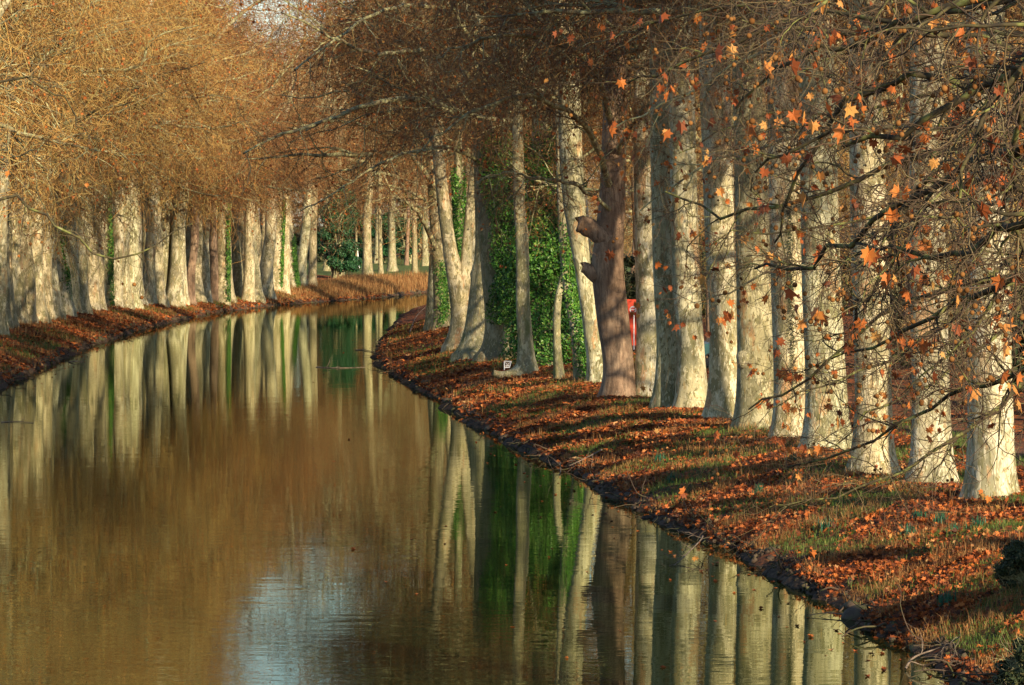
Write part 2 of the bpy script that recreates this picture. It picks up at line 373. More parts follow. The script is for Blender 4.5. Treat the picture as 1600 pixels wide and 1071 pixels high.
gx = axis([(-1500, -200, 130), (-200, -60, 14), (-60, -27, 3), (-27, -16, .3), (-16, 12, .22), (12, 30, 1.2), (30, 80, 5), (80, 300, 22), (300, 1500, 130)])
gy = axis([(-400, -60, 20), (-60, 40, 3), (40, 150, .35), (150, 400, .6), (400, 480, 2), (480, 700, 12), (700, 3000, 150)])
X, Y = np.meshgrid(gx, gy); Z, D_, S_ = ground_z(X, Y, True)
Z = Z + np.where((S_ < 0) & (Y > 380), 0, 0)
mb = MB(); nx, ny = len(gx), len(gy); I = np.arange(nx * ny).reshape(ny, nx)
mb.add(np.stack([X, Y, Z], -1).reshape(-1, 3), np.stack([I[:-1, :-1], I[:-1, 1:], I[1:, 1:], I[1:, :-1]], -1).reshape(-1, 4))
gme = mb.mesh('ground', M['ground'])
zone = np.zeros((ny, nx, 4), np.float32); zone[..., 3] = 1
zone[..., 0] = np.clip(1.05 - D_ / .38 + .6 * wave2(X, Y, 12, 2.5, 3), 0, 1)
zone[..., 1] = np.where((S_ > 0), np.clip(1 - np.abs(D_ - 8.3) / 1.9 + .3 * wave2(X, Y, 13, 2, 3), 0, 1), 0)
zone[..., 2] = np.where((S_ < 0) & (Y > 405), np.clip((D_ - 7) / 6, 0, 1), 0)
ca = gme.color_attributes.new('zone', 'FLOAT_COLOR', 'POINT'); ca.data.foreach_set('color', zone.ravel())
tag(link('ground', gme), kind='structure')
mb = MB(); mb.add([(-70, -160, 0), (220, -160, 0), (220, 425, 0), (-70, 425, 0)], [[0, 1, 2, 3]])
tag(mb.obj('canal_water', M['water'], smooth=False), kind='structure')

# ------------------------------------------------------------------ trunks
def resample(pts, n):
    pts = np.asarray(pts, float); K = len(pts); s = np.linspace(0, K - 1, n); i = np.minimum(s.astype(int), K - 2); f = (s - i)[:, None]
    p0 = pts[np.maximum(i - 1, 0)]; p1 = pts[i]; p2 = pts[i + 1]; p3 = pts[np.minimum(i + 2, K - 1)]
    return .5 * ((2 * p1) + (-p0 + p2) * f + (2 * p0 - 5 * p1 + 4 * p2 - p3) * f ** 2 + (-p0 + 3 * p1 - 3 * p2 + p3) * f ** 3)
def trunk_into(mb, pts, rads, seed, sides=22, rings=34, flare=.35, lump=.05, base=True, m=0):
    """pts local control points, base first"""
    g = np.random.default_rng(seed); P = resample(np.c_[np.asarray(pts, float), np.asarray(rads, float)], rings); r = P[:, 3]; P = P[:, :3]
    if base: P[0, 2] -= .35
    th = np.arange(sides) * 2 * np.pi / sides; z = P[:, 2][:, None]; L = np.zeros((rings, sides))
    for _ in range(7):
        k = g.integers(1, 5); L += g.normal(0, 1) * np.sin(k * th[None] + g.uniform(-.8, .8) * z + g.random() * 6.28) / 2.2
    for _ in range(g.integers(2, 6)):
        zc = g.uniform(.5, P[-1, 2]); tc = g.random() * 6.28; w = g.uniform(.12, .3)
        L += g.uniform(1, 3.5) * np.exp(-((z - zc) / w) ** 2 - ((np.angle(np.exp(1j * (th[None] - tc)))) / .45) ** 2)
    lob = .5 + .5 * np.sin(th[None] * g.integers(4, 7) + g.random() * 6) * np.sin(th[None] * 2 + g.random() * 6)
    fl = np.exp(-np.maximum(z, 0) / .38) * flare * (.45 + 1.1 * lob) if base else 0
    rr = r[:, None] * (1 + lump * L + fl)
    V = np.stack([P[:, 0:1] + rr * np.cos(th), P[:, 1:2] + rr * np.sin(th), np.broadcast_to(z, rr.shape)], -1)
    I = np.arange(rings * sides).reshape(rings, sides); a = I[:-1]; b = np.roll(a, -1, 1); c = I[1:]; d = np.roll(c, -1, 1)
    mb.add(V.reshape(-1, 3), np.stack([a, b, d, c], -1).reshape(-1, 4), m)
    n0 = mb.n; mb.v.append(P[-1:][:, :3] + [[0, 0, r[-1] * .5]]); mb.n += 1; top = I[-1] + n0 - rings * sides
    mb.f.append((np.stack([top, np.roll(top, -1), np.full(sides, n0)], -1), m))
    return P[-1], r[-1]

# ------------------------------------------------------------------ crowns
def crown_mesh(name, seed, twig_key, density=1.0, spreadR=7.0, height=12.0, low=3, leafn=1000, rt=1.0):
    g = np.random.default_rng(seed); mb = MB()
    n1 = 12
    az = (np.arange(n1) + g.random(n1) * .7) * 2 * np.pi / n1 * 1.618 * 2
    el = np.where(np.arange(n1) < 5, g.uniform(66, 84, n1), g.uniform(15, 50, n1)); el[-low:] = g.uniform(-8, 14, low); el = np.radians(el)
    upr = el > 1.1
    ln = np.where(upr, height * g.uniform(.75, 1.0, n1), spreadR * g.uniform(.7, 1.15, n1))
    st = np.stack([np.zeros(n1), np.zeros(n1), g.uniform(-.8, .3, n1)], -1); st[-low:, 2] = -g.uniform(.4, 2.2, low)
    di = np.stack([np.cos(az) * np.cos(el), np.sin(az) * np.cos(el), np.sin(el)], -1)
    P1 = grow(st, di, ln, 10, .13, np.where(upr, .03, .03), g); r0 = np.where(upr, g.uniform(.24, .36, n1), g.uniform(.10, .15, n1)); R1 = taper(r0, r0 * .15, 11)
    tubes(mb, P1[upr], R1[upr], 9, 2); tubes(mb, P1[~upr], R1[~upr], 7, 0)
    s, d, r, t = spawn(P1, R1, 12, .15, 1.0, 1.0, g)
    l2 = g.uniform(1.8, 5.0, len(s)) * (1.15 - .5 * t); P2 = grow(s, d, l2, 8, .24, -.03, g); q0 = np.minimum(r * .6, .075) * g.uniform(.6, 1.2, len(s)); R2 = taper(q0, q0 * .22, 9); tubes(mb, P2, R2, 5, 0)
    s, d, r, t = spawn(P2, R2, 7, .12, 1.0, .95, g)
    l3 = g.uniform(.7, 2.5, len(s)); P3 = grow(s, d, l3, 6, .28, -.07, g); q0 = np.minimum(r * .65, .020) * rt * g.uniform(.6, 1.1, len(s)); R3 = taper(q0, q0 * .4, 7); tubes(mb, P3, R3, 3, 1)
    c4 = max(3, int(5 * density))
    s, d, r, t = spawn(P3, R3, c4, .1, 1.0, .9, g)
    l4 = g.uniform(.3, 1.3, len(s)); P4 = grow(s, d, l4, 3, .33, -.12, g); q0 = np.full(len(s), .0078) * rt; R4 = taper(q0, q0 * .6, 4); tubes(mb, P4, R4, 3, 1)
    ends = P4[:, -1]
    me = mb.mesh(name, [M['limb'], M[twig_key], M['bark_far']])
    lm = MB(); k = g.choice(len(ends), leafn, replace=False); lobed_leaves(lm, ends[k], g.uniform(.10, .21, leafn), 0, 0, True, g)
    # clusters of leaves that kept hanging
    for c in range(5):
        p = ends[g.integers(len(ends))]; lobed_leaves(lm, p + g.normal(0, .28, (16, 3)), g.uniform(.1, .18, 16), 0, 0, True, g)
    kb = g.choice(len(ends), leafn * 2, replace=False); balls(lm, ends[kb] - [0, 0, .05], np.full(len(kb), .022), 1, 5, 4)
    return me, lm.mesh(name + '_leaves', [M['leaf'], M['seed']])
CROWNS = [crown_mesh('crown', 100 + i, 'twig') for i in range(4)]
GOLD_LIT = [crown_mesh('crown', 200 + i, 'twig_sunlit', .8, 7.0, 13.5, 3, 700, 1.3) for i in range(3)]
RUST = [crown_mesh('crown', 220 + i, 'twig_rust', 1.0, 7.0, 13.5, 3, 1100, 1.25) for i in range(3)]

# ------------------------------------------------------------------ tree builders
ORD = ('first second third fourth fifth sixth seventh eighth ninth tenth eleventh twelfth thirteenth fourteenth fifteenth sixteenth seventeenth eighteenth nineteenth twentieth '
       'twenty-first twenty-second twenty-third twenty-fourth twenty-fifth twenty-sixth twenty-seventh twenty-eighth twenty-ninth thirtieth thirty-first thirty-second thirty-third thirty-fourth thirty-fifth thirty-sixth thirty-seventh thirty-eighth thirty-ninth fortieth').split()
def add_crown(root, lib, k, loc, rz, sc=1.0, leaves=True):
    c = link('crown', lib[k % len(lib)][0], root, loc, rz, sc)
    if leaves:
        l = link('leaves', lib[k % len(lib)][1], root, loc, rz, sc); l['kind'] = 'stuff'
    return c
def ivy_on(root, pts, rads, n, th0, thw, z0, z1, thick, seed, size=.10, mat='ivy', name='ivy'):
    """leaves hugging the trunk polyline between two heights, centred on angle th0"""
    g = np.random.default_rng(seed); P = resample(np.c_[np.asarray(pts, float), np.asarray(rads, float)], 60)
    z = z0 + (z1 - z0) * g.random(n) ** .9; th = th0 + g.normal(0, 1, n) * thw if thw < 2 else g.random(n) * 6.28
    c = np.stack([np.interp(z, P[:, 2], P[:, i]) for i in (0, 1, 3)], -1)
    bulge = .5 + .5 * wave2(th * 1.5, z * 1.2, seed, 1.0, 4)
    keep = g.random(n) < np.clip(.35 + bulge, 0, 1) * np.clip((z1 - z) / (.22 * (z1 - z0)) + .9 * (bulge - .5), 0, 1); z, th, c, bulge = z[keep], th[keep], c[keep], bulge[keep]; n = len(z)
    r = c[:, 2] + .03 + thick * np.clip(bulge, 0, 1.2) * g.random(n) ** .5
    nr = np.stack([np.cos(th), np.sin(th), np.full(n, .35)], -1)
    pos = np.stack([c[:, 0] + r * np.cos(th), c[:, 1] + r * np.sin(th), z], -1)
    mb = MB(); small_leaves(mb, pos, g.uniform(.6, 1.3, n) * size, 0, nrm=nr, g=g)
    o = mb.obj(name, M[mat], root, False); o['kind'] = 'stuff'; return o

def px_tree(name, label, pts, wid, by=None, H=10.0, bark='bark', crown=None, crz=0.0, csc=1.0, cat='plane tree', seed=1, group=None, flare=.35, lump=.05, zb=1.0, forks=(), D=None, leaves=True):
    """pts: (px,py) up the trunk from its base; wid: width in px at each"""
    b = onplane(pts[0][0], pts[0][1], zb) if D is None else at(pts[0][0], pts[0][1], D)
    b[2] = gz(b[0], b[1]); D = b[1]; s = F_PX / D
    loc = [at(px, py, D) - b for px, py in pts]; loc[0][2] = 0; rd = [w / 2 / s for w in wid]
    if loc[-1][2] < H:
        d = (loc[-1] - loc[-2]) / max(loc[-1][2] - loc[-2][2], .1); loc.append(loc[-1] + d * (H - loc[-1][2]) * np.array([.4, .4, 1])); rd.append(rd[-1] * .82)
    root = empty(name, b); tag(root, label, cat, group)
    mb = MB(); top, rt = trunk_into(mb, loc, rd, seed, flare=flare, lump=lump, rings=44)
    for (fp, fw) in forks:
        fl = [at(px, py, D) - b for px, py in fp]; g = np.random.default_rng(seed + 5)
        fl = [p + [0, g.uniform(-.2, .2) * i, 0] for i, p in enumerate(fl)]
        d = fl[-1] - fl[-2]; fl.append(fl[-1] + d * .8); w2 = list(fw) + [fw[-1] * .7]
        trunk_into(mb, fl, [w / 2 / s for w in w2], seed + 9, sides=14, rings=26, base=False, lump=.06)
    mb.obj('trunk', M[bark], root)
    if crown is not None: add_crown(root, crown, seed, loc[-1] - np.array([0, 0, .3]), crz, csc, leaves)
    root['_pts'] = 0; del root['_pts']
    return root, loc, rd

# the near row on the right bank -------------------------------------------------
GR = 'plane trees in a row along the right bank'
near = [
 ('broad cream plane trunk with an orange-pink stripe, nearest the right picture edge', [(1549, 778), (1548, 640), (1545, 400), (1540, 100)], [68, 64, 62, 56]),
 ('cream plane tree with a narrow grey rib down its left side', [(1456, 752), (1455, 640), (1450, 400), (1448, 100)], [60, 54, 52, 48]),
 ('slim cream plane tree with ragged bark, between the grey-ribbed trunk and a wide blotched trunk', [(1364, 738), (1364, 600), (1358, 380), (1352, 90)], [58, 52, 52, 46]),
 ('wide blotched cream plane tree, fourth trunk in from the right edge', [(1292, 706), (1290, 600), (1282, 400), (1275, 90)], [66, 58, 56, 50]),
 ('plane tree with a green moss streak down the middle of its pale trunk', [(1236, 686), (1236, 580), (1232, 400), (1222, 100)], [52, 49, 50, 46]),
 ('bright plane tree with a round burl bulging from the left side of its trunk', [(1183, 670), (1182, 560), (1176, 380), (1168, 100)], [60, 54, 50, 46]),
 ('speckled plane tree with an orange scar near its foot, left of the burl tree', [(1135, 655), (1133, 540), (1124, 380), (1118, 100)], [52, 44, 44, 42]),
 ('plane tree whose grey-shaded bole swells above the knee, beside a leaning pair', [(1083, 640), (1080, 540), (1072, 420), (1062, 80)], [46, 38, 40, 36]),
 ('slender cream plane tree with a dark blotch on its waist, squeezed against its pale neighbour', [(1042, 638), (1044, 540), (1036, 420), (1030, 80)], [38, 34, 30, 28]),
 ('plain pale greenish plane tree directly right of the big brown trunk', [(1010, 620), (1012, 520), (1010, 400), (1006, 80)], [38, 34, 33, 28]),
]
NT = []
for i, (lab, pts, wid) in enumerate(near):
    r_, l_, w_ = px_tree('plane_tree', lab, pts, [w_ * 1.09 for w_ in wid], H=12.6, crown=CROWNS, crz=i * 1.3, csc=.95, seed=20 + i, group=GR, lump=.055, flare=.34)
    NT.append((r_, l_, w_))
# burl and moss
r_, l_, w_ = NT[5]; b = np.array(r_.location); D = b[1]; p = at(1160, 562, D) - b; g = np.random.default_rng(3)
mb = MB(); balls(mb, np.array([p + [.05, -.22, 0]]), np.array([.23]), 0, 18, 12); v = mb.v[0]; mb.v[0] = v + (v - (p + [.05, -.22, 0])) * .12 * np.sin(v[:, 2:3] * 14)
mb.obj('burl', M['bark_grey'], r_)
r_, l_, w_ = NT[4]; ivy_on(r_, l_, w_, 2600, -1.55, .10, 1.2, 6.5, .01, 77, .03, 'bush', 'moss')
# the big brown trunk -----------------------------------------------------------
r_, l_, w_ = px_tree('brown_tree', 'big leaning tree with plain brown bark and broken stubs on its left', [(969, 620), (966, 570), (957, 500), (949, 420), (952, 370), (957, 300), (962, 160), (965, 20)], [54, 47, 50, 50, 46, 41, 38, 34],
    H=12.5, bark='brown', crown=CROWNS, crz=2, seed=41, cat='tree', lump=.03, forks=())
b = np.array(r_.location); D = b[1]
for pts_, w_3, sd_ in (([(952, 375), (932, 362), (914, 353), (904, 349)], [.36, .30, .28, .25], 5), ([(946, 440), (930, 430), (918, 421), (911, 417)], [.26, .22, .19, .16], 6)):
    mb = MB(); pp_ = resample(np.c_[[at(x, y, D) - b + [0, -.12, 0] for x, y in pts_], w_3], 16); gg_ = np.random.default_rng(sd_); rr_ = pp_[:, 3] * (1 + gg_.normal(0, .035, 16)); rr_ = np.r_[rr_, rr_[-1] * .8, rr_[-1] * .15]; pq_ = np.r_[pp_[:, :3], pp_[-1:, :3] + [[-.02, 0, .01]], pp_[-1:, :3] + [[.03, 0, .02]]]; tubes(mb, [pq_], [rr_], 14); mb.obj('branch_stub', M['brown'], r_)
# the ivy group and the old twisted trunks ---------------------------------------
r_, l_, w_ = px_tree('plane_tree', 'whitish plane tree leaning left out from behind the massive brown trunk', [(938, 600), (930, 540), (912, 430), (896, 300), (890, 150)], [38, 32, 26, 34, 34], H=11.5, crown=CROWNS, crz=4, seed=43)
r_, l_, w_ = px_tree('ivied_tree', 'narrow leaning tree wrapped in dark ivy with one bare grey stem edge', [(908, 597), (900, 520), (886, 440), (878, 330)], [20, 17, 15, 13], H=10.5, bark='bark_grey', crown=CROWNS, crz=1, csc=.6, seed=44, cat='tree')
ivy_on(r_, l_, w_, 9000, 0, .9, .05, 5.2, .28, 44, .085)
r_, l_, w_ = px_tree('young_tree', 'slender sapling-like trunk in sunlit gap before the ivy screen', [(874, 592), (870, 530), (872, 470), (884, 400)], [15, 12, 11, 9], H=7.5, bark='bark_grey', crown=CROWNS, crz=3, csc=.5, seed=45, cat='tree')
r_, l_, w_ = px_tree('ivied_tree', 'tree smothered from foot to crown in a broad bright and dark ivy screen', [(850, 572), (848, 480), (850, 380), (848, 270)], [52, 48, 46, 36], H=10.5, bark='bark_grey', crown=CROWNS, crz=5, csc=.7, seed=46, cat='tree')
ivy_on(r_, l_, w_, 38000, 0, 3, .1, 8.6, 1.3, 46, .11)
r_, l_, w_ = px_tree('ivied_tree', 'dark ivy-covered tree left of the bright ivy screen, hidden by grey trunks', [(800, 560), (798, 470), (795, 380), (793, 280)], [26, 26, 26, 24], H=10.5, bark='bark_grey', crown=CROWNS, crz=5.5, csc=.7, seed=47, cat='tree')
ivy_on(r_, l_, w_, 20000, 0, 3, 1.3, 8.6, .85, 47, .10)
r_, l_, w_ = px_tree('plane_tree', 'grey ribbed plane tree with a root curling left, rising against the ivy screen', [(824, 580), (822, 540), (818, 470), (817, 385), (812, 300)], [34, 26, 23, 20, 18], H=10.5, bark='bark_grey', crown=CROWNS, crz=.4, csc=.8, seed=48, lump=.1)
b = np.array(r_.location); D = b[1]; mb = MB()
rp = [at(x, y, D) - b + [0, -.12 * i, 0] for i, (x, y) in enumerate([(821, 555), (816, 572), (803, 583), (785, 586), (770, 582)])]
tubes(mb, [resample(rp, 14)], [np.linspace(.26, .10, 14)], 10); mb.obj('root', M['bark_grey'], r_)
px_tree('plane_tree', 'thick old plane tree bending left, beside the little white sign', [(784, 558), (781, 500), (770, 420), (762, 330), (756, 200)], [58, 44, 36, 34, 28], H=11.5, bark='bark_grey', crown=CROWNS, crz=2.2, csc=.95, seed=49, flare=.6, lump=.09)
px_tree('plane_tree', 'old plane tree with flared skirted foot and furrowed grey-cream bark', [(745, 552), (748, 500), (752, 440), (757, 380), (752, 250)], [54, 38, 30, 26, 24], H=11.5, bark='bark_grey', crown=CROWNS, crz=3.1, csc=.95, seed=50, flare=.7, lump=.09)
px_tree('plane_tree', 'pale straight plane tree standing behind the skirted old one', [(737, 535), (738, 480), (742, 380), (746, 250)], [26, 22, 22, 20], H=11.5, crown=CROWNS, crz=4.1, csc=.9, seed=51)
r_, l_, w_ = px_tree('plane_tree', 'sunlit plane tree whose trunk forks into a tall V above head height', [(716, 542), (720, 500), (716, 450), (704, 390), (692, 310), (680, 200)], [40, 30, 28, 22, 20, 17], H=11.5, crown=CROWNS, crz=5.1, csc=1.3, seed=52, flare=.45, lump=.08,
        forks=[([(722, 470), (727, 430), (732, 360), (742, 260)], [24, 20, 18, 15])])
r_, l_, w_ = px_tree('plane_tree', 'ivy-footed grey plane tree at the water end of the old twisted group', [(690, 512), (688, 460), (684, 380), (676, 260)], [26, 22, 20, 18], H=11.5, bark='bark_grey', crown=CROWNS, crz=.1, csc=1.3, seed=53, lump=.08)
ivy_on(r_, l_, w_, 2500, -.9, .5, .1, 3.4, .12, 53, .09)
px_tree('plane_tree', 'furrowed plane tree closest to the water where the right bank bends', [(678, 508), (677, 460), (680, 380), (686, 260)], [24, 19, 18, 15], H=11.5, crown=CROWNS, crz=1.1, csc=1.3, seed=54, flare=.5, lump=.08)
r_, l_, w_ = px_tree('ivied_tree', 'ivy column seen through the V of the forked plane tree', [(719, 520), (718, 400), (716, 260)], [14, 13, 12], H=11.5, bark='bark_grey', crown=CROWNS, crz=2.6, csc=.8, seed=55, cat='tree')
ivy_on(r_, l_, w_, 9000, 0, 3, .2, 7.6, .25, 55, .10)

# shared trunks -----------------------------------------------------------------
def shared_trunk(seed, bark, r=.45, H=11.3):
    g = np.random.default_rng(seed); mb = MB()
    pts = [(0, 0, 0)]; 
    for z in (2.2, 4.6, 7.6, H): pts.append((pts[-1][0] + g.normal(0, .13), pts[-1][1] + g.normal(0, .13), z))
    trunk_into(mb, pts, [r * 1.12, r, r * .95, r * .92, r * .8], seed, flare=.45, lump=.06, rings=30, sides=16)
    return mb.mesh('trunk', M[bark]), pts, [r * 1.12, r, r * .95, r * .92, r * .8]
STG = [shared_trunk(350 + i, 'bark_grey') for i in range(3)]
ST = [shared_trunk(300 + i, 'bark_far') for i in range(7)]; STB = [shared_trunk(320 + i, 'brown', .32) for i in range(2)]; STT = [shared_trunk(330 + i, 'bark_grey', .22, 9.5) for i in range(3)]
def row_tree(name, label, x, y, lib, k, tr, w=1.0, csc=1.0, group=None, rz=None, cat='plane tree', leaves=True, dh=0.0, hz=1.0):
    me, pts, rd = tr; rz = random.random() * 6.28 if rz is None else rz
    root = empty(name, (x, y, gz(x, y)), rz); tag(root, label, cat, group)
    link('trunk', me, root, sc=(w, w, hz))
    add_crown(root, lib, k, (pts[-1][0] * w, pts[-1][1] * w, pts[-1][2] * hz - .3 + dh), random.random() * 6.28, csc, leaves)
    return root

# the long row on the left bank ----------------------------------------------------
LEFT = []
LPX = [8, 27, 41, 54, 68, 82, 97, 112, 126, 139, 151, 163, 177, 190, 203, 217, 231, 245, 258, 271, 284, 297, 310, 322, 334, 346, 359, 372, 387, 401, 416, 430, 444, 457, 471, 487]
ivys = {6: .2, 11: .5, 25: .4, 31: .2, 33: .3}; browns = {21, 24}
for i, px in enumerate(LPX):
    by = np.interp(px, [0, 60, 100, 150, 220, 300, 400, 488], [510, 498, 489, 479, 471, 463, 454, 445]) + (random.random() - .5) * 2.5
    D = 5.0 * F_PX / (by - HOR); x = (px - 800) / F_PX * D
    if i in ivys: lab = '%s left bank plane tree counted from the picture edge, with a green ivy strip' % ORD[i]
    elif i in browns: lab = '%s left bank trunk counted from the picture edge, dark brown among pale ones' % ORD[i]
    else: lab = '%s left bank plane tree counted from the picture edge, cream-grey' % ORD[i]
    tr = STB[i % 2] if i in browns else ST[i % 7]
    r_ = row_tree('plane_tree', lab, x, D, GOLD_LIT if i < 15 and i % 4 < 3 else RUST, i, tr, random.uniform(.85, 1.2) * (1 if i < 20 else .85), random.uniform(1.05, 1.25) if i < 22 else (.95 if i < 25 else .72), 'plane trees in a row along the left bank', hz=random.uniform(1.05, 1.2) if i < 21 else random.uniform(.82, .95))
    LEFT.append(r_)
    if i in ivys:
        ivy_on(r_, tr[1], [w_ * 1.12 for w_ in tr[2]], 2800, -.45 - r_.rotation_euler.z, .26, .05, random.uniform(4, 8), .10, 400 + i, .11)
# row trees beyond the left edge of the picture: their crowns hang into it
for k, (x, y) in enumerate([(-24.2, 211), (-23.6, 203), (-23.2, 194), (-22.6, 184), (-22.0, 173)]):
    row_tree('plane_tree', 'left bank plane tree whose crown hangs into the picture from beyond its left edge', x, y, GOLD_LIT, k, ST[k % 7], 1.1, 1.2, 'plane trees left of the picture')
# a second row behind
for k, px in enumerate(range(16, 452, 19)):
    by = np.interp(px, [0, 60, 100, 150, 220, 300, 400, 488], [510, 498, 489, 479, 471, 463, 454, 445])
    D = 5.0 * F_PX / (by - HOR) + 4.5 + (k % 3); x = (px - 800) / F_PX * D - .8
    row_tree('plane_tree', '%s shaded plane tree from the left edge in the row behind the left bank row' % ORD[k], x, D, GOLD_LIT if k % 2 else RUST, k + 2, ST[(k + 3) % 7], random.uniform(.8, 1.15), (1.2 if k % 2 else .8) if k < 15 else .7, 'plane trees in the second row behind the left bank', leaves=False, hz=1.1 if k < 14 else .9)
# right bank row continuing round the bend, behind the twisted group
for k, (x, y) in enumerate([(-3.2, 232), (-3.4, 252), (-2.5, 274), (0.5, 296), (5, 312)]):
    row_tree('plane_tree', 'plane tree %s past the bend on the right bank, behind the old twisted group' % ['just', 'second', 'third', 'fourth', 'fifth'][k], x, y, CROWNS, k, ST[(k + 2) % 7], .9, 1.0, 'plane trees round the bend', leaves=False)
# park trees beyond the reeds -----------------------------------------------------------
for k, (px, w, D, lab, tr, cs) in enumerate([
    (533, .5, 402, 'ivy-footed stump-like trunk right of the dark evergreen', STG[0], .7), (574, .9, 408, 'stout park tree with a knobbly left shoulder, beyond the reeds', STG[1], 1.1),
    (595, .45, 412, 'thin leaning park tree between two stout ones', STG[2], .8), (613, .85, 430, 'stout park tree with splayed pollard crown on the lawn', STG[0], 1.1),
    (648, .55, 425, 'tall slim park tree nearest the right bank, beyond the reeds', STG[1], 1.0), (557, .25, 440, 'thin yellowish sapling on the park lawn', STG[2], .6),
    (635, .6, 470, 'dark park tree far back on the lawn', STB[0], 1.0), (512, .8, 430, 'park tree standing behind the dark evergreen', STG[0], 1.1), (590, .7, 480, 'far park tree in the gap behind the stout ones', STG[1], 1.2),
    (545, .7, 500, 'farthest park tree left of the white pole', STG[2], 1.3), (665, .7, 465, 'park tree half hidden by the bend in the bank', STG[0], 1.2)]):
    row_tree('park_tree', lab, (px - 800) / F_PX * D, D, RUST if k % 2 else CROWNS, k, tr, w, cs * 1.35, 'park trees beyond the reeds', cat='tree', leaves=False, hz=1.12)
for k in range(26):   # a belt of wood closing the far view
    x = -75 + k * 6.3 + random.uniform(-2, 2); y = 520 + random.uniform(-14, 30)
    row_tree('wood_tree', 'bare brown tree in the wood closing the far end of the park', x, y, RUST, k, STT[k % 3], 1.2, 1.9, 'trees of the far wood', cat='tree', leaves=False, dh=-3)
for k in range(16):   # wood behind the left rows
    x = -36 - random.uniform(0, 22) ; y = 232 + k * 17 + random.uniform(-5, 5)
    row_tree('wood_tree', 'bare brown tree in the wood behind the left bank rows', x, y, RUST if k % 2 else GOLD_LIT, k, STT[k % 3], 1.2, 1.45, 'trees of the wood behind the left bank', cat='tree', leaves=False, dh=-2.5)
# wood on the right, behind the path
for k, (x, y) in enumerate([(13.5, 112), (16, 128), (13, 141), (18, 150), (14.5, 163), (11.5, 176), (20, 172), (15, 190), (9.5, 200), (19, 205), (12, 219), (24, 190), (7, 236), (16, 240), (24, 228), (9, 262), (20, 268), (30, 250), (3, 330), (14, 300), (28, 300), (-1, 350), (10, 372)]):
    row_tree('wood_tree', 'bare tree of the wood behind the path, seen between the near trunks', x, y, GOLD_LIT if k % 3 else CROWNS, k, (STT[k % 3] if k % 2 else STB[k % 2]), 1.0, random.uniform(.8, 1.1), 'trees of the wood behind the path', cat='tree', leaves=False, dh=-1.5)
# white pole on the lawn
b = onplane(560, 425, 1.2); D = 452; b = at(560, 425, D); b[2] = gz(b[0], b[1]); mb = MB()
h = at(556, 378, D)[2] - b[2]; P = np.array([[0, 0, -.2], [-.08, 0, h * .5], [-.25, 0, h]]) + b; tubes(mb, [resample(P, 8)], [np.linspace(.11, .08, 8)], 10)
box(mb, b + [0, 0, .1], (.4, .4, .3)); box(mb, b + [-.25, 0, h + .03], (.26, .26, .06))
tag(mb.obj('pole', M['white']), 'thin white pole on the far park lawn', 'pole')

# dark evergreen and bushes -----------------------------------------------------------
def leafy(name, label, cat, x, y, rx, ry, h, n, size, mat, seed, lean=0.0, z0=0.0, group=None, stems=5, nb=26):
    g = np.random.default_rng(seed); b = np.array([x, y, gz(x, y)]); root = empty(name, b); tag(root, label, cat, group)
    cz = g.uniform(.12, .95, nb); env = np.sin(np.clip(cz, 0, 1) ** .75 * math.pi * .93 + .12) ** .7
    th = g.random(nb) * 6.28; rr = np.sqrt(g.random(nb)) * .75 * env
    C = np.stack([rr * np.cos(th) * rx, rr * np.sin(th) * ry, z0 + cz * h], -1); rad = g.uniform(.16, .34, nb) * min(rx, h * .5) * 1.3
    k = g.integers(0, nb, n); u = unit(g.normal(0, 1, (n, 3))); pos = C[k] + u * (rad[k] * g.random(n) ** .35)[:, None] * [1, 1, .75]
    pos[:, 2] = np.maximum(pos[:, 2], .02); mb = MB(); small_leaves(mb, pos, g.uniform(.6, 1.4, n) * size, nrm=u + [0, 0, .3], g=g)
    o = mb.obj('foliage', M[mat], root, False); o['kind'] = 'stuff'
    mb = MB(); st = np.zeros((stems, 3)); st[:, :2] = g.normal(0, .12 * rx, (stems, 2)); st[:, 2] = -.1
    P = grow(st, np.c_[g.normal(0, .25, (stems, 2)), np.ones(stems)], np.full(stems, h * .85), 8, .1, .05, g); Rr = taper(np.full(stems, .03 + .012 * h), np.full(stems, .01), 9); tubes(mb, P, Rr, 6)
    s, d, r, t = spawn(P, Rr, 14, .1, 1, .9, g); Q = grow(s, d, g.uniform(.3, .75, len(s)) * rx, 5, .25, 0, g); tubes(mb, Q, taper(r * .5, r * .15, 6), 3)
    mb.obj('stems', M['limb'], root); return root
xx = (528 - 800) / F_PX * 392
leafy('evergreen_bush', 'tall dark green evergreen at the far bend, right of the last pale trunk', 'evergreen', xx, 392, 2.3, 2.2, 8.2, 26000, .20, 'evergreen', 61, nb=40)
leafy('evergreen_bush', 'low dark hedge-like evergreen mass behind the white pole', 'evergreen', (566 - 800) / F_PX * 478, 490, 10, 3, 5.6, 26000, .30, 'evergreen', 62, nb=40)
leafy('evergreen_bush', 'narrow dark evergreen far back between park trees', 'evergreen', (634 - 800) / F_PX * 465, 480, 1.6, 1.6, 7.5, 9000, .26, 'evergreen', 63)
for k, (x, y) in enumerate([(-31, 232), (-33, 252), (-33, 275), (-33, 296), (-31, 318), (-28, 338), (-26, 360), (-24, 380), (-35, 215), (-20, 400)]):
    leafy('bush', 'dark undergrowth bush in shade between the left bank trunks', 'bush', x, y, 4.2, 3.5, 3.6, 5000, .26, 'bush', 600 + k, group='bushes behind the left rows', stems=8)
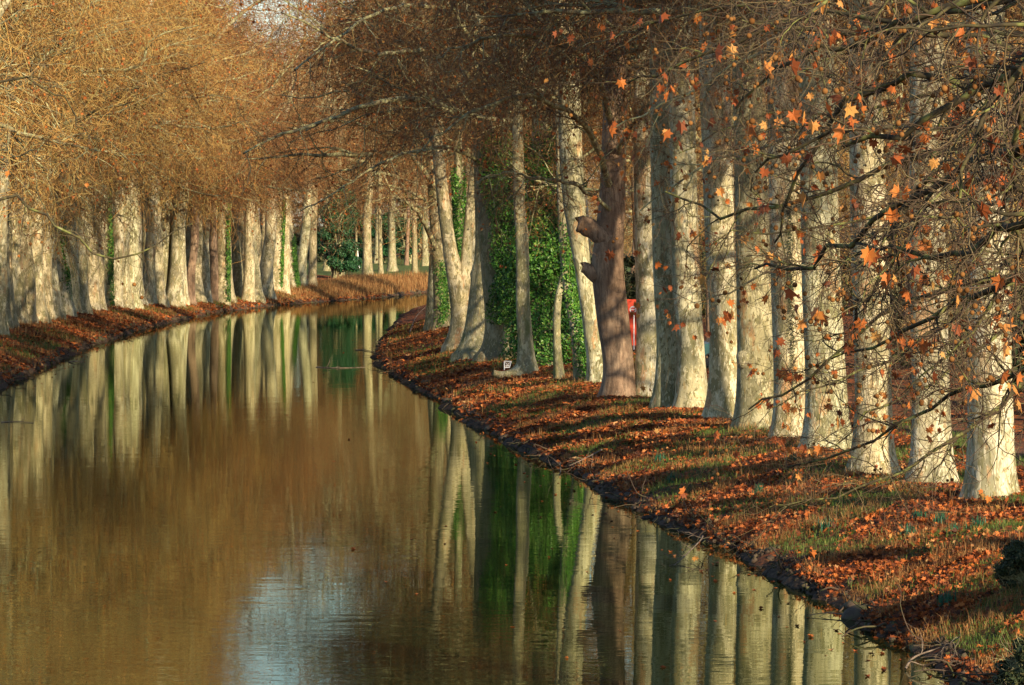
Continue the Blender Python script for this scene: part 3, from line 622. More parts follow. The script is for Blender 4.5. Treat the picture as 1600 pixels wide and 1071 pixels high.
for k, (x, y, h) in enumerate([(15, 118, 2.6), (17, 133, 3), (15, 150, 3), (19, 165, 3.4), (16, 181, 3), (12.5, 196, 2.6), (21, 196, 3.5), (14, 214, 3), (9, 226, 2.6), (18, 232, 3.4), (6, 250, 3), (26, 215, 4), (12, 262, 3.5), (22, 262, 4), (4, 288, 3)]):
    leafy('bush', 'brown-green undergrowth bush behind the path on the right', 'bush', x, y, 3.4, 2.6, h, 5000, .2, 'bush', 640 + k, group='bushes behind the path', stems=8)
# bushes on the near right slope, at the picture's lower right corner
for k, (px, py, z, rx, h, lab) in enumerate([(1585, 905, .9, .8, 1.0, 'dark low bramble bush at the lower right corner, upper of two'), (1590, 1020, .7, .75, .8, 'dark low bramble bush at the lower right corner, lower of two')]):
    p = onplane(px, py, z); leafy('bramble_bush', lab, 'bush', p[0] + .25, p[1], rx, 1.3, h * .75, 8500, .05, 'bush', 670 + k, group='bramble bushes on the near slope', stems=26, nb=60)

# reeds on the far bank -------------------------------------------------------------------
def blades(mb, pos, h, w, lean, m=0, g=rng, curve=.35):
    N = len(pos); a = g.random(N) * 6.28; dx = np.stack([np.cos(a), np.sin(a), np.zeros(N)], -1); sd = np.stack([-np.sin(a), np.cos(a), np.zeros(N)], -1)
    l = (lean * g.random(N))[:, None]; up = np.array([[0, 0, 1.]]); h = h[:, None]; w = w[:, None]
    p0 = pos; p1 = pos + h * .55 * (up + l * dx * .5); p2 = pos + h * (up * (1 - curve * l) + l * dx)
    V = np.stack([p0 - sd * w, p0 + sd * w, p1 + sd * w * .8, p1 - sd * w * .8, p2], 1); i = (np.arange(N) * 5)[:, None]
    n0 = mb.n; mb.add(V.reshape(-1, 3), i + [[0, 1, 2, 3]], m); mb.f.append((i + n0 + [[3, 2, 4]], m))
def scatter(n, x0, x1, y0, y1, dmin, dmax, side, g, nearw=False, thr=None, seed=1, f=.5):
    """random points on land within a band of distances from the water"""
    out = []
    while sum(len(o) for o in out) < n:
        x = g.uniform(x0, x1, n * 3); y = (y0 * (y1 / y0) ** g.random(n * 3)) if nearw else g.uniform(y0, y1, n * 3)
        z, d, s = ground_z(x, y, True); k = (d > dmin) & (d < dmax) & (s == side)
        if thr is not None: k &= wave2(x, y, seed, f, 3) > thr + g.normal(0, .12, len(x))
        out.append(np.stack([x, y, z], -1)[k])
        if len(out) > 40: break
    return np.concatenate(out)[:n]
g = np.random.default_rng(71)
mb = MB(); p = scatter(26000, -22, 6, 322, 414, .2, 5.5, -1, g); hh = g.uniform(.3, 1.15, len(p)) * np.interp(p[:, 1], [322, 345, 362, 400], [.25, .45, .75, .8]) * (1 + .3 * wave2(p[:, 0], p[:, 1], 72, .6, 3)); blades(mb, p, hh, np.full(len(p), .016), .45, g=g)
tag(mb.obj('reeds', M['straw'], smooth=False), 'dry orange-brown reeds lining the far bank at the bend', 'reeds', kind='stuff')
# grass ---------------------------------------------------------------------------------------
mb = MB(); p = scatter(110000, 0, 14, 52, 235, .4, 9, 1, g, True, .0, 81, 1.3); blades(mb, p, g.uniform(.05, .19, len(p)), np.interp(p[:, 1], [55, 230], [.0045, .010]) * g.uniform(.7, 1.3, len(p)), 1.7, g=g)
p2 = scatter(9000, -8, 0, 130, 240, .4, 6, 1, g, True, .1, 81, .55); blades(mb, p2, g.uniform(.08, .24, len(p2)), np.full(len(p2), .010), 1.0, g=g)
p = scatter(30000, -32, -10, 155, 360, .5, 9, -1, g, False, .1, 82, .35); blades(mb, p, g.uniform(.1, .28, len(p)), np.full(len(p), .014), 1.0, g=g)
tag(mb.obj('green_grass', M['grass'], smooth=False), 'green grass growing in patches through the fallen leaves on both banks', 'grass', kind='stuff')
mb = MB(); p = scatter(26000, 0, 12, 52, 235, .12, 4.5, 1, g, True, .3, 83, 1.7); blades(mb, p, g.uniform(.06, .32, len(p)), np.interp(p[:, 1], [55, 230], [.0035, .008]), 1.9, g=g)
p2 = scatter(4000, -8, 0, 130, 240, .12, 4, 1, g, True, .2, 83, 1.4); blades(mb, p2, g.uniform(.12, .35, len(p2)), np.full(len(p2), .008), 1.1, g=g)
p = scatter(13000, -32, -10, 155, 345, .15, 4.0, -1, g, False, .05, 84, .8); blades(mb, p, g.uniform(.12, .4, len(p)), np.full(len(p), .012), 1.0, g=g)
tag(mb.obj('dry_grass', M['straw'], smooth=False), 'straw-coloured dry grass along the edges of both banks', 'grass', kind='stuff')
# fallen leaves -----------------------------------------------------------------------------------
mb = MB(); p = scatter(105000, 0, 13, 52, 150, .04, 7.5, 1, g, True); p = p[wave2(p[:, 0], p[:, 1], 81, 1.3, 3) < g.uniform(-.15, .6, len(p))]
p[:, 2] += g.uniform(.0, .07, len(p)); lobed_leaves(mb, p, .05 + .15 * g.random(len(p)) ** 1.6, .9, g=g)
p = scatter(80000, -8, 16, 110, 245, .06, 9, 1, g, True); p = p[wave2(p[:, 0], p[:, 1], 81, 1.3, 3) < g.uniform(.1, .7, len(p))]
p[:, 2] += g.uniform(.01, .05, len(p)); small_leaves(mb, p, g.uniform(.12, .2, len(p)), 0, 1.3, g=g)
p = scatter(120000, -34, -10, 155, 380, .08, 11, -1, g, False); p = p[wave2(p[:, 0], p[:, 1], 82, .35, 3) < g.uniform(.05, .7, len(p))]
p[:, 2] += g.uniform(.01, .06, len(p)); small_leaves(mb, p, g.uniform(.14, .24, len(p)), 0, 1.0, g=g)
tag(mb.obj('fallen_leaves', M['litter'], smooth=False), 'orange and rust fallen plane leaves covering both banks', 'fallen leaves', kind='stuff')
mb = MB()
for a_ in ((170, -1, 10, 52, 240, -1.3, -.03, 1), (40, -9, 9, 60, 330, -7, -1.0, 1), (120, -26, -8, 160, 350, -1.3, -.03, -1)):
    p = scatter(a_[0], a_[1], a_[2], a_[3], a_[4], a_[5], a_[6], a_[7], g, True); p[:, 2] = .006; lobed_leaves(mb, p, g.uniform(.07, .16, len(p)), 9.0, g=g)
tag(mb.obj('floating_leaves', M['litter'], smooth=False), 'dead leaves floating on the water, mostly along the banks', 'floating leaves', kind='stuff')
# tufts
for k, (px, py, lab) in enumerate([(1420, 822, 'below the grey-ribbed trunk'), (1437, 812, 'beside another tuft below the grey-ribbed trunk'), (1494, 828, 'deepest green, below the gap between the two nearest trunks'), (1469, 816, 'between two darker tufts'), (1530, 826, 'under the closest trunk'),
                              (1188, 752, 'small, on the open slope'), (1290, 800, 'wide and low on the mid slope'), (1240, 735, 'in a sunlit patch'), (1030, 702, 'below the slender blotched trunk'), (1480, 900, 'pale, low on the near slope'), (1050, 725, 'beneath the pale tree pair')]):
    p = onplane(px, py, .85); p[2] = gz(p[0], p[1]); mb = MB(); n = 60; q_ = np.c_[g.normal(0, .065, (n, 2)), np.full(n, -.02)]; q_ = q_; blades(mb, q_, g.uniform(.16, .32, n), np.full(n, .008), .5, g=g)
    tag(mb.obj('leaf_tuft', M['daff'], None, False, p), 'blue-green leaf tuft ' + lab, 'plant', 'blue-green leaf tufts on the right bank')

# rocks, roots, sticks at the water's edge -------------------------------------------------------------
def rock(px, py, s, lab, seed, sq=.6):
    p = onplane(px, py, .08); g = np.random.default_rng(seed); mb = MB(); balls(mb, np.zeros((1, 3)), np.ones(1), 0, 20, 14); v = mb.v[0]
    n_ = 1 + .22 * wave2(v[:, 0] * 2 + v[:, 2], v[:, 1] * 2 - v[:, 2], seed, 1.2, 4); mb.v[0] = v * n_[:, None] * np.array([s, s * 1.5, s * sq])
    tag(mb.obj('rock', M['rock'], None, True, (p[0], p[1], max(0.02, gz(p[0], p[1]) - .03))), lab, 'rock', 'rocks along the right water edge')
RK = [(1352, 958, .30, 'largest grey-brown rock at the water edge, lower right slope'), (1330, 945, .16, 'mossy rock leaning on the largest rock'), (1236, 884, .17, 'dark knobbly rock left of the largest rock'), (1205, 872, .13, 'small rock at the tip of a dark root bank'), (1265, 890, .14, 'flat rock right of the dark knobbly rock'),
      (1395, 985, .13, 'wet rock below the largest rock'), (1120, 828, .13, 'low rock beside the straw tuft at the edge'), (985, 776, .15, 'rock below the pale tree pair at the edge'), (1050, 808, .13, 'flat stone midway along the near water edge'), (790, 682, .20, 'mossy rock sticking out below the slender sapling'), (766, 668, .18, 'dark rock next to the mossy one, a little farther off'),
      (742, 652, .18, 'third of the dark rocks in a line below the old trunks'), (668, 604, .22, 'dark rock at the foot of the leafy slope near the bend'), (700, 628, .18, 'rock between the bend and the line of three'), (1440, 1010, .15, 'half sunk rock in the shaded lower right corner'), (920, 742, .16, 'rock below the big brown trunk')]
for k, (a, b_, s, lab) in enumerate(RK): rock(a, b_, s, lab, 700 + k)
g = np.random.default_rng(740); mb = MB(); mc = MB()
for (x0, x1, y0, y1, sd, n, rr) in ((0, 9, 50, 235, 1, 230, .022), (-8, 0, 130, 260, 1, 90, .03), (-24, -6, 160, 380, -1, 260, .04)):
    p = scatter(n, x0, x1, y0, y1, .02, .42, sd, g, sd > 0); p[:, 2] += .01
    e = .4; gd = np.stack([canal_dist(p[:, 0] + e, p[:, 1])[0] - canal_dist(p[:, 0] - e, p[:, 1])[0], canal_dist(p[:, 0], p[:, 1] + e)[0] - canal_dist(p[:, 0], p[:, 1] - e)[0], np.zeros(len(p))], -1); gd = unit(gd); al = np.cross(gd, [0, 0, 1.])
    d = al * np.sign(g.normal(0, 1, (len(p), 1))) - gd * g.uniform(.1, 1.1, (len(p), 1)) + [0, 0, .05]
    P = grow(p, d, g.uniform(.3, 1.1, len(p)), 8, .22, -.05, g); P[:, :, 2] = np.maximum(P[:, :, 2], -.12); r0 = g.uniform(.3, 1.0, len(p)) * rr; tubes(mb, P, taper(r0, r0 * .4, 9), 6)
    p = scatter(n * 5, x0, x1, y0, y1, -.1, .5, sd, g, sd > 0); balls(mc, p, g.uniform(.2, 1, len(p)) ** 2 * rr * 3.2, 0, 7, 5)
mc.v = [v_ * 1 for v_ in mc.v]; vv = np.concatenate(mc.v); vv += g.normal(0, .012, vv.shape); mc.v = [vv]
tag(mb.obj('exposed_roots', M['rock']), 'tangle of thin bare roots along the muddy water edges', 'roots', kind='stuff')
tag(mc.obj('mud_clods', M['rock']), 'dark clods and pebbles along the muddy water edges', 'mud clods', kind='stuff')
def stick(name, pts, r0, lab, kids=8, seed=1, mat='dead', cat='dead branch', ln=.5):
    g = np.random.default_rng(seed); mb = MB(); P = resample(np.array(pts), 16)[None]; Rr = taper(np.array([r0]), np.array([r0 * .3]), 16); tubes(mb, P, Rr, 6)
    s, d, r, t = spawn(P, Rr, kids, .15, 1, .8, g); Q = grow(s, d, g.uniform(.4, 1, kids) * ln, 6, .28, -.03, g); q0 = taper(r * .6, r * .2, 7); tubes(mb, Q, q0, 4)
    s, d, r, t = spawn(Q, q0, 3, .2, 1, .8, g); tubes(mb, grow(s, d, g.uniform(.3, .6, len(s)) * ln, 4, .3, 0, g), taper(r * .7, r * .3, 5), 3)
    tag(mb.obj(name, M[mat]), lab, cat)
stick('dead_branch', [onplane(1415, 1045, .02), onplane(1430, 1040, .05) + [0, 0, .12], onplane(1475, 1010, .3), onplane(1500, 995, .6)], .02, 'broken branch dipping into the water at lower right', 7, 1)
stick('dead_branch', [onplane(840, 690, .15) + [0, 0, .1], onplane(868, 705, .1), onplane(876, 738, .02), onplane(860, 745, -.03)], .022, 'crooked dark branch hanging into the water below the ivy', 9, 2, ln=.7)
stick('dead_branch', [onplane(1098, 838, .25), onplane(1092, 860, .1) + [0, 0, .15], onplane(1058, 880, .02), onplane(1040, 890, -.03)], .018, 'thin dead branch arching from the bank into the pale reflections', 8, 3, ln=.6)
stick('dead_branch', [onplane(1318, 960, .05), onplane(1290, 958, .05), onplane(1262, 962, .02)], .014, 'short stick floating by the largest rock', 4, 4, ln=.3)
stick('dead_branch', [onplane(940, 703, .62), onplane(915, 716, .55), onplane(890, 728, .4)], .02, 'bleached fallen branch lying on the leafy slope', 5, 5, ln=.4)
stick('floating_branch', [onplane(494, 574, .01), onplane(530, 575, .02), onplane(570, 574, .01)], .03, 'long thin branch floating in mid canal near the bend', 5, 6, ln=.7)
stick('floating_branch', [onplane(556, 547, .01), onplane(575, 548, .03), onplane(606, 558, .01)], .03, 'floating branch reaching out from the bend of the right bank', 6, 7, ln=.7)
stick('floating_branch', [onplane(2, 660, .01), onplane(28, 659, .02), onplane(52, 661, .01)], .02, 'thin branch floating near the left bank', 4, 8, ln=.4)
stick('floating_branch', [onplane(108, 566, .01), onplane(118, 565, .06), onplane(128, 566, .01)], .03, 'clump of twigs floating beside the left bank edge', 8, 9, ln=.5)
stick('dead_branch', [onplane(640, 520, .7), onplane(650, 505, .9) + [0, 0, .3], onplane(668, 492, 1.2) + [0, 0, .5]], .03, 'pale bare branch propped up at the tip of the leafy bend', 12, 10, ln=1.0)

# red hoarding and no entry sign behind the row ------------------------------------------------------------
D = 178.0; c0 = at(975, 0, D); c1 = at(1004, 0, D); xc, w = (c0[0] + c1[0]) / 2 - .25, (c1[0] - c0[0]) + .9; zt = at(990, 468, D)[2]; zb = gz(xc, D)
root = empty('red_hoarding', (xc, D, zb)); tag(root, 'bright red board panel showing between the brown trunk and the pale one', 'hoarding')
mb = MB(); box(mb, (0, 0, .15 + (zt - zb - .15) / 2), (w, .05, zt - zb - .15)); mb.obj('panel', M['red'], root, False)
for sx in (-1, 1): mb = MB(); box(mb, (sx * (w / 2 - .06), .07, (zt - zb) / 2 - .1), (.08, .08, zt - zb + .1)); mb.obj('post', M['metal'], root, False)
mb = MB(); box(mb, (0, .055, .5), (w - .1, .05, .07)); box(mb, (0, .055, 1.5), (w - .1, .05, .07)); mb.obj('rail', M['metal'], root, False)
D = 176.0; p = at(989, 484, D); zb = gz(p[0], D); root = empty('no_entry_sign', (p[0], D, zb)); tag(root, 'small round red and white no entry sign on a white post before the red board', 'sign')
hz = p[2] - zb
def disc(mb, r, y, n=28, ry=None, cz=0.0, th=.012):
    t = np.arange(n) * 2 * np.pi / n; V = np.r_[np.c_[r * np.cos(t), np.full(n, y), r * np.sin(t) + cz], np.c_[r * np.cos(t), np.full(n, y + th), r * np.sin(t) + cz], [[0, y, cz], [0, y + th, cz]]]
    i = np.arange(n); j = (i + 1) % n; n0 = mb.n
    mb.add(V, np.stack([i, j, j + n, i + n], -1)); mb.f.append((np.stack([np.full(n, 2 * n), j, i], -1) + n0, 0)); mb.f.append((np.stack([np.full(n, 2 * n + 1), i + n, j + n], -1) + n0, 0))
mb = MB(); disc(mb, .135, 0, cz=hz); pl = mb.obj('plate', M['white'], root, False)
mb = MB(); disc(mb, .088, -.008, cz=hz, th=.006); dd = mb.obj('red_disc', M['signred'], pl, False)
mb = MB(); box(mb, (0, -.013, hz), (.13, .006, .04)); mb.obj('bar', M['white'], pl, False)
mb = MB(); tubes(mb, [[(.04, .035, -.1), (.04, .035, hz)]], [[.02, .02]], 8); mb.obj('post', M['white'], root)
# little white sign by the old trunk
b = onplane(788, 576, .95); b[2] = gz(b[0], b[1]); s = F_PX / b[1]; root = empty('small_sign', b); tag(root, 'little white framed sign on a bent post at the foot of the old plane trunk', 'sign')
w, h = 11 / s, 10 / s; z1 = 17 / s
mb = MB(); tubes(mb, [[(0, 0, -.05), (0, 0, z1 * .5), (0, 0, z1)]], [[.018] * 3], 8); mb.obj('post', M['white'], root)
c = [(0, z1), (w, z1 - .01), (w * .72, z1 - h), (0, z1 - h)]
mb = MB(); tubes(mb, [[(c[i][0], 0, c[i][1]), ((c[i][0] + c[(i + 1) % 4][0]) / 2, 0, (c[i][1] + c[(i + 1) % 4][1]) / 2), (c[(i + 1) % 4][0], 0, c[(i + 1) % 4][1])] for i in range(4)], [[.016] * 3] * 4, 6)
tubes(mb, [[(0.02, 0, z1 - .03), (w * .4, 0, z1 - h * .5), (w * .3, 0, z1 - h)], [(w * .9, 0, z1 - .03), (w * .5, 0, z1 - h * .45), (w * .6, 0, z1 - h * .9)], [(w * .15, 0, z1 - h * .75), (w * .45, 0, z1 - h * .7), (w * .7, 0, z1 - h * .7)]], [[.009] * 3] * 3, 5); mb.obj('frame', M['white'], root)
mb = MB(); mb.add([(c[0][0], .012, c[0][1]), (c[1][0], .012, c[1][1]), (c[2][0], .012, c[2][1]), (c[3][0], .012, c[3][1]), (c[0][0], .024, c[0][1]), (c[1][0], .024, c[1][1]), (c[2][0], .024, c[2][1]), (c[3][0], .024, c[3][1])],
    [[0, 1, 2, 3], [7, 6, 5, 4], [0, 4, 5, 1], [1, 5, 6, 2], [2, 6, 7, 3], [3, 7, 4, 0]]); mb.obj('panel', M['dead'], root, False)

# dark teal car parked on the path -------------------------------------------------------------------------------
D = 153.0; xc = (1156 - 800) / F_PX * D; zb = gz(xc, D)
root = empty('parked_car', (xc, D, zb), R(8)); tag(root, 'dark teal car parked on the path, glimpsed between the pale trunks', 'car')
prof = [(-1.85, .30), (-1.88, .62), (-1.78, .86), (-1.1, .95), (-.55, 1.36), (.75, 1.42), (1.45, 1.02), (1.84, .95), (1.90, .60), (1.86, .30), (1.52, .26), (1.45, .50), (1.15, .60), (.88, .50), (.80, .24), (-.80, .24), (-.88, .50), (-1.15, .60), (-1.45, .50), (-1.52, .26)]
def extr(mb, prof, y0, y1, inset=0.0, m=0):
    n = len(prof); ys = [y0, y0 + .08, y1 - .08, y1]; V = []
    for k, yy in enumerate(ys):
        ins = .03 if k in (0, 3) else 0
        for (x, z) in prof: V.append((x * (1 - ins), yy, z - (z - .7) * ins))
    F = [[k * n + i, k * n + (i + 1) % n, (k + 1) * n + (i + 1) % n, (k + 1) * n + i] for k in range(3) for i in range(n)]
    mb.add(V, F, m)
    return V, n
me = bpy.data.meshes.new('body'); mbx = MB(); V, n = extr(mbx, prof, -.85, .85)
me.from_pydata([tuple(v) for v in V], [], [tuple(f) for f in mbx.f[0][0].tolist()] + [tuple(range(n))[::-1], tuple(range(3 * n, 4 * n))]); me.materials.append(M['teal']); me.update(); link('body', me, root)
for sy in (-1, 1):
    for poly in ([(-.98, .97), (-.52, 1.30), (.05, 1.34), (.05, .97)], [(.12, .97), (.12, 1.34), (.70, 1.35), (1.15, 1.03), (1.12, .97)]):
        me = bpy.data.meshes.new('window'); V = [(x, sy * .845, z) for x, z in poly] + [(x, sy * .862, z) for x, z in poly]; n = len(poly)
        me.from_pydata(V, [], [tuple(range(n)), tuple(range(n, 2 * n))[::-1]] + [(i, (i + 1) % n, (i + 1) % n + n, i + n) for i in range(n)]); me.materials.append(M['glass']); me.update(); link('window', me, root)
    for sx in (-1.16, 1.16):
        wh = empty('wheel', (0, 0, 0)); wh.parent = root; wh.location = (sx, sy * .80, .30)
        t = np.arange(24) * 2 * np.pi / 24; mb = MB(); tubes(mb, [[(0, -.10, 0), (0, -.08, 0), (0, .08, 0), (0, .10, 0)]], [[.25, .30, .30, .25]], 24); mb.obj('tyre', M['rubber'], wh)
        mb = MB(); disc(mb, .19, sy * .10 - .006, 24); mb.obj('rim', M['glass'], wh, False)
    mb = MB(); box(mb, (-1.87, sy * .6, .72), (.06, .28, .13)); mb.obj('headlight', M['glass'], root, False)
    mb = MB(); box(mb, (1.88, sy * .66, .78), (.06, .2, .18)); mb.obj('tail_light', M['lampred'], root, False)
mb = MB(); box(mb, (-1.90, 0, .42), (.1, 1.5, .16)); box(mb, (1.92, 0, .42), (.1, 1.5, .16)); mb.obj('bumper', M['rubber'], root, False)
# sunlit tan tree behind the car
px_tree('wood_tree', 'orange-tan forked trunk lit by the sun just behind the teal car', [(1109, 560), (1110, 500), (1108, 440), (1112, 340)], [14, 14, 10, 9], D=158, H=8, bark='brown', crown=CROWNS, crz=1, csc=.7, seed=58, cat='tree', leaves=False)

# ------------------------------------------------------------------ guided limbs: long branches that can be followed in the picture
def guided(root, limbs, seed, twig='twig', c2=9, c3=9, c4=5, l2=(1.2, 2.6), l3=(.5, 1.3), l4=(.2, .6), grav=-.05, rt=.006, leaves=0, lsize=(.09, .17), nballs=0, brad=.02, curl=.24):
    """limbs: list of (world polyline, r0, r1). Adds limb_branch meshes, twigs, leaves, seed balls below root"""
    g = np.random.default_rng(seed); b = np.array(root.location); PP, RR = [], []
    for pts, r0, r1 in limbs:
        P = resample(np.array(pts) - b, 22); P[1:-1] += g.normal(0, .035, (20, 3)); PP.append(P); RR.append(taper(np.array([r0]), np.array([r1]), 22)[0])
    P1 = np.array(PP); R1 = np.array(RR); mb = MB(); tubes(mb, P1, R1, 8, 0)
    s, d, r, t = spawn(P1, R1, c2, .12, 1.0, .8, g, .3); L = g.uniform(l2[0], l2[1], len(s)) * (1.1 - .5 * t); P2 = grow(s, d, L, 10, curl * .8, grav * .5, g); q = np.minimum(r * .6, .022); R2 = taper(q, q * .3, 11); tubes(mb, P2, R2, 5, 0)
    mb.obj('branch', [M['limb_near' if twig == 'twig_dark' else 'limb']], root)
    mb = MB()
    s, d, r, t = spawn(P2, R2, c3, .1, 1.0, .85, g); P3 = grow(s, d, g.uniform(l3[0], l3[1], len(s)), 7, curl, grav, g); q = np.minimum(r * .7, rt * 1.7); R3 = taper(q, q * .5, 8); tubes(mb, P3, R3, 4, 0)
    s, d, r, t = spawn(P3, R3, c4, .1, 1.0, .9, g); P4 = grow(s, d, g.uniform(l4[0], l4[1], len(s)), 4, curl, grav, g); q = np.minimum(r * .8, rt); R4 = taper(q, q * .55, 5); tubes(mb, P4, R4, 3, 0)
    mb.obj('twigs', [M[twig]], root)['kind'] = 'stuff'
    E = P4[:, -1]
    if leaves:
        k = g.choice(len(E), leaves // 2, replace=False); EK = np.repeat(E[k], g.integers(1, 4, len(k)), 0); EK = EK + g.normal(0, .06, EK.shape); mb = MB(); lobed_leaves(mb, EK, g.uniform(lsize[0] * .7, lsize[1], len(EK)), 0, 0, True, g); mb.obj('leaves', M['leaf'], root, False)['kind'] = 'stuff'
    if nballs:
        k = g.choice(len(E), nballs // 2, replace=False); st = np.repeat(E[k], 2, 0); P = grow(st, np.tile([[0, 0, -1.]], (len(st), 1)) + g.normal(0, .25, (len(st), 3)), g.uniform(.05, .22, len(st)), 3, .12, -.2, g)
        mb = MB(); tubes(mb, P, np.full((len(st), 4), .0018), 3); balls(mb, P[:, -1], g.uniform(.8, 1.15, len(st)) * brad, 1, 10, 7); mb.obj('seed_balls', [M['twig_dark'], M['seed']], root)['kind'] = 'stuff'
def A(D, *p, dD=0.0): n = len(p); return [at(a, b_, D + dD * i / max(n - 1, 1)) for i, (a, b_) in enumerate(p)]
def bank_tree(x, y, lab, k, lib=CROWNS, csc=1.0, dh=0.0):
    return row_tree('plane_tree', lab, x, y, lib, k, ST[k % 7], 1.0, csc, 'plane trees right of the picture', rz=0.0, dh=dh)
# trees standing right of the frame whose boughs hang into it
t1 = bank_tree(10.4, 33.5, 'nearest plane tree right of the picture, fruiting boughs hanging into the view', 1, csc=.8, dh=2.5)
S = lambda x, y, z: np.array([x, y, z])
limbs = []
gg = np.random.default_rng(9)
for (z0, y0, pts, D, dD) in [
    (8.6, 33.5, [(1700, 60), (1560, 120), (1400, 215), (1290, 215), (1180, 270)], 33, 2), (8.2, 33.5, [(1700, 180), (1540, 250), (1400, 330), (1280, 400), (1180, 420)], 31, 3),
    (9.4, 33.5, [(1680, -60), (1500, 10), (1350, 60), (1230, 100), (1150, 170)], 34, 2), (7.8, 33.5, [(1700, 300), (1560, 360), (1440, 400), (1330, 380)], 30, 3),
    (7.9, 33.5, [(1720, 330), (1600, 430), (1500, 470), (1400, 520), (1300, 560)], 32, 4), (9.8, 33.5, [(1700, -200), (1560, -120), (1450, -40), (1330, -30), (1250, 30)], 30, -2), (9, 33.5, [(1750, 0), (1620, 60), (1540, 190), (1500, 310)], 28, 0),
    (9.2, 33.5, [(1700, -60), (1480, 30), (1300, 20), (1190, 60)], 36, 3), (8.4, 33.5, [(1700, 120), (1450, 120), (1330, 160), (1240, 290), (1210, 380)], 36, 2), (7.9, 33.5, [(1700, 260), (1500, 280), (1420, 310), (1350, 470), (1330, 520)], 34, 2), (9.4, 33.5, [(1720, 20), (1600, 150), (1580, 280), (1560, 400)], 30, 2)]:
    limbs.append(([S(10.4, y0, z0), S(7.6, y0 - .5, z0 + .5)] + A(D, *pts, dD=dD), .055, .009))
guided(t1, limbs, 91, 'twig_dark', 13, 8, 4, (.6, 1.5), (.3, .8), (.12, .4), -.05, .0044, 640, (.08, .20), 760, .0185, .3)
t2 = bank_tree(10.0, 46, 'second plane tree right of the picture, its branches crossing the view', 2, csc=.85, dh=2)
limbs = []
for (z0, pts, D, dD) in [(8.4, [(1750, 100), (1500, 60), (1250, 40), (1080, 95), (980, 130)], 46, 3), (7.6, [(1700, 250), (1480, 230), (1300, 300), (1150, 330), (1040, 300)], 45, 3), (7.0, [(1700, 400), (1560, 440), (1420, 470), (1280, 580), (1170, 640)], 47, 3),
                         (9, [(1700, -80), (1500, -60), (1300, -20), (1150, 10), (1000, 40)], 48, 4), (6.8, [(1700, 500), (1590, 590), (1480, 620), (1350, 700), (1230, 730)], 50, 4)]:
    limbs.append(([S(10, 46, z0), S(8.5, 46, z0 + .3)] + A(D, *pts, dD=dD), .06, .010))
guided(t2, limbs, 92, 'twig_dark', 15, 8, 4, (.8, 2.1), (.4, 1.1), (.15, .5), -.04, .0056, 420, (.11, .21), 260, .02, .3)
t3 = bank_tree(9.6, 60, 'third plane tree right of the picture, a long bare bough sweeping over the bank', 3, csc=.9, dh=1.5)
limbs = [([S(9.6, 60, 5.6), S(8.2, 60, 5.2)] + A(60, (1640, 560), (1570, 625), (1520, 665), (1450, 710), (1380, 748), (1290, 775), (1200, 795)), .055, .008),
         ([S(9.6, 60, 6.4)] + A(61, (1650, 360), (1540, 440), (1480, 500), (1400, 560), (1300, 600), (1200, 640)), .05, .008),
         ([S(9.6, 60, 7.2)] + A(62, (1700, 250), (1550, 300), (1400, 330), (1250, 360), (1080, 380)), .05, .008),
         ([S(9.6, 60, 8.4)] + A(62, (1700, 80), (1500, 130), (1350, 170), (1200, 180), (1060, 240)), .05, .008),
         ([S(9.6, 60, 6.0)] + A(61, (1650, 430), (1560, 520), (1450, 600), (1360, 650), (1260, 720)), .04, .008)]
guided(t3, limbs, 93, 'twig_dark', 15, 7, 3, (.9, 2.2), (.5, 1.2), (.2, .6), -.02, .006, 160, (.12, .2), 60, .02, .26)
t4 = bank_tree(9.3, 70, 'fourth plane tree right of the picture, just outside the frame', 4, csc=.95, dh=1.0)
limbs = [([S(9.3, 70, 9)] + A(70, (1650, 60), (1450, 40), (1250, 60), (1080, 140), (960, 200)), .07, .01), ([S(9.3, 70, 8)] + A(71, (1650, 200), (1420, 200), (1260, 210), (1120, 250), (1000, 330)), .07, .01), ([S(9.3, 70, 7.2)] + A(72, (1650, 290), (1500, 330), (1350, 370), (1200, 430), (1100, 470)), .06, .01)]
guided(t4, limbs, 94, 'twig', 15, 7, 4, (1.0, 2.6), (.5, 1.3), (.2, .6), -.04, .0075, 260, (.12, .2), 100, .02, .3)

for k, (x, y) in enumerate([(15.5, 52), (15.2, 61), (15, 70), (15.3, 79), (15.6, 88), (15.8, 98)]):  # trees added out of view to throw dappled shade on the near trunks
    row_tree('plane_tree', 'unseen plane tree added across the path to shade the near trunks', x, y, CROWNS, k, ST[k % 7], 1.0, 1.0, 'unseen plane trees added for shade', leaves=False, dh=random.uniform(1.5, 3.2))
# long boughs of the old trees, reaching left over the water
def mid_boughs(root, limbs, seed, **kw): guided(root, limbs, seed, **kw)
byl = {o['label']: o for o in SC.objects if 'label' in o}
o = byl['thick old plane tree bending left, beside the little white sign']; D = o.location.y
mid_boughs(o, [(A(D, (758, 205), (700, 172), (640, 155), (570, 165), (510, 190), (430, 215), (380, 240), dD=-10), .16, .03), (A(D, (757, 150), (700, 90), (640, 80), (580, 85), (520, 60), (440, 20), dD=-10), .14, .03),
               (A(D, (757, 260), (700, 230), (620, 245), (540, 290), (470, 330), dD=-14), .09, .02), (A(D, (757, 100), (720, 30), (660, 10), (590, 20), (530, 55), (460, 110), dD=-20), .12, .03)], 95, c2=14, c3=8, c4=4, l2=(1.5, 3.8), l3=(.8, 1.8), l4=(.3, .9), rt=.010, leaves=160, lsize=(.12, .2))
o = byl['ivy-footed grey plane tree at the water end of the old twisted group']; D = o.location.y
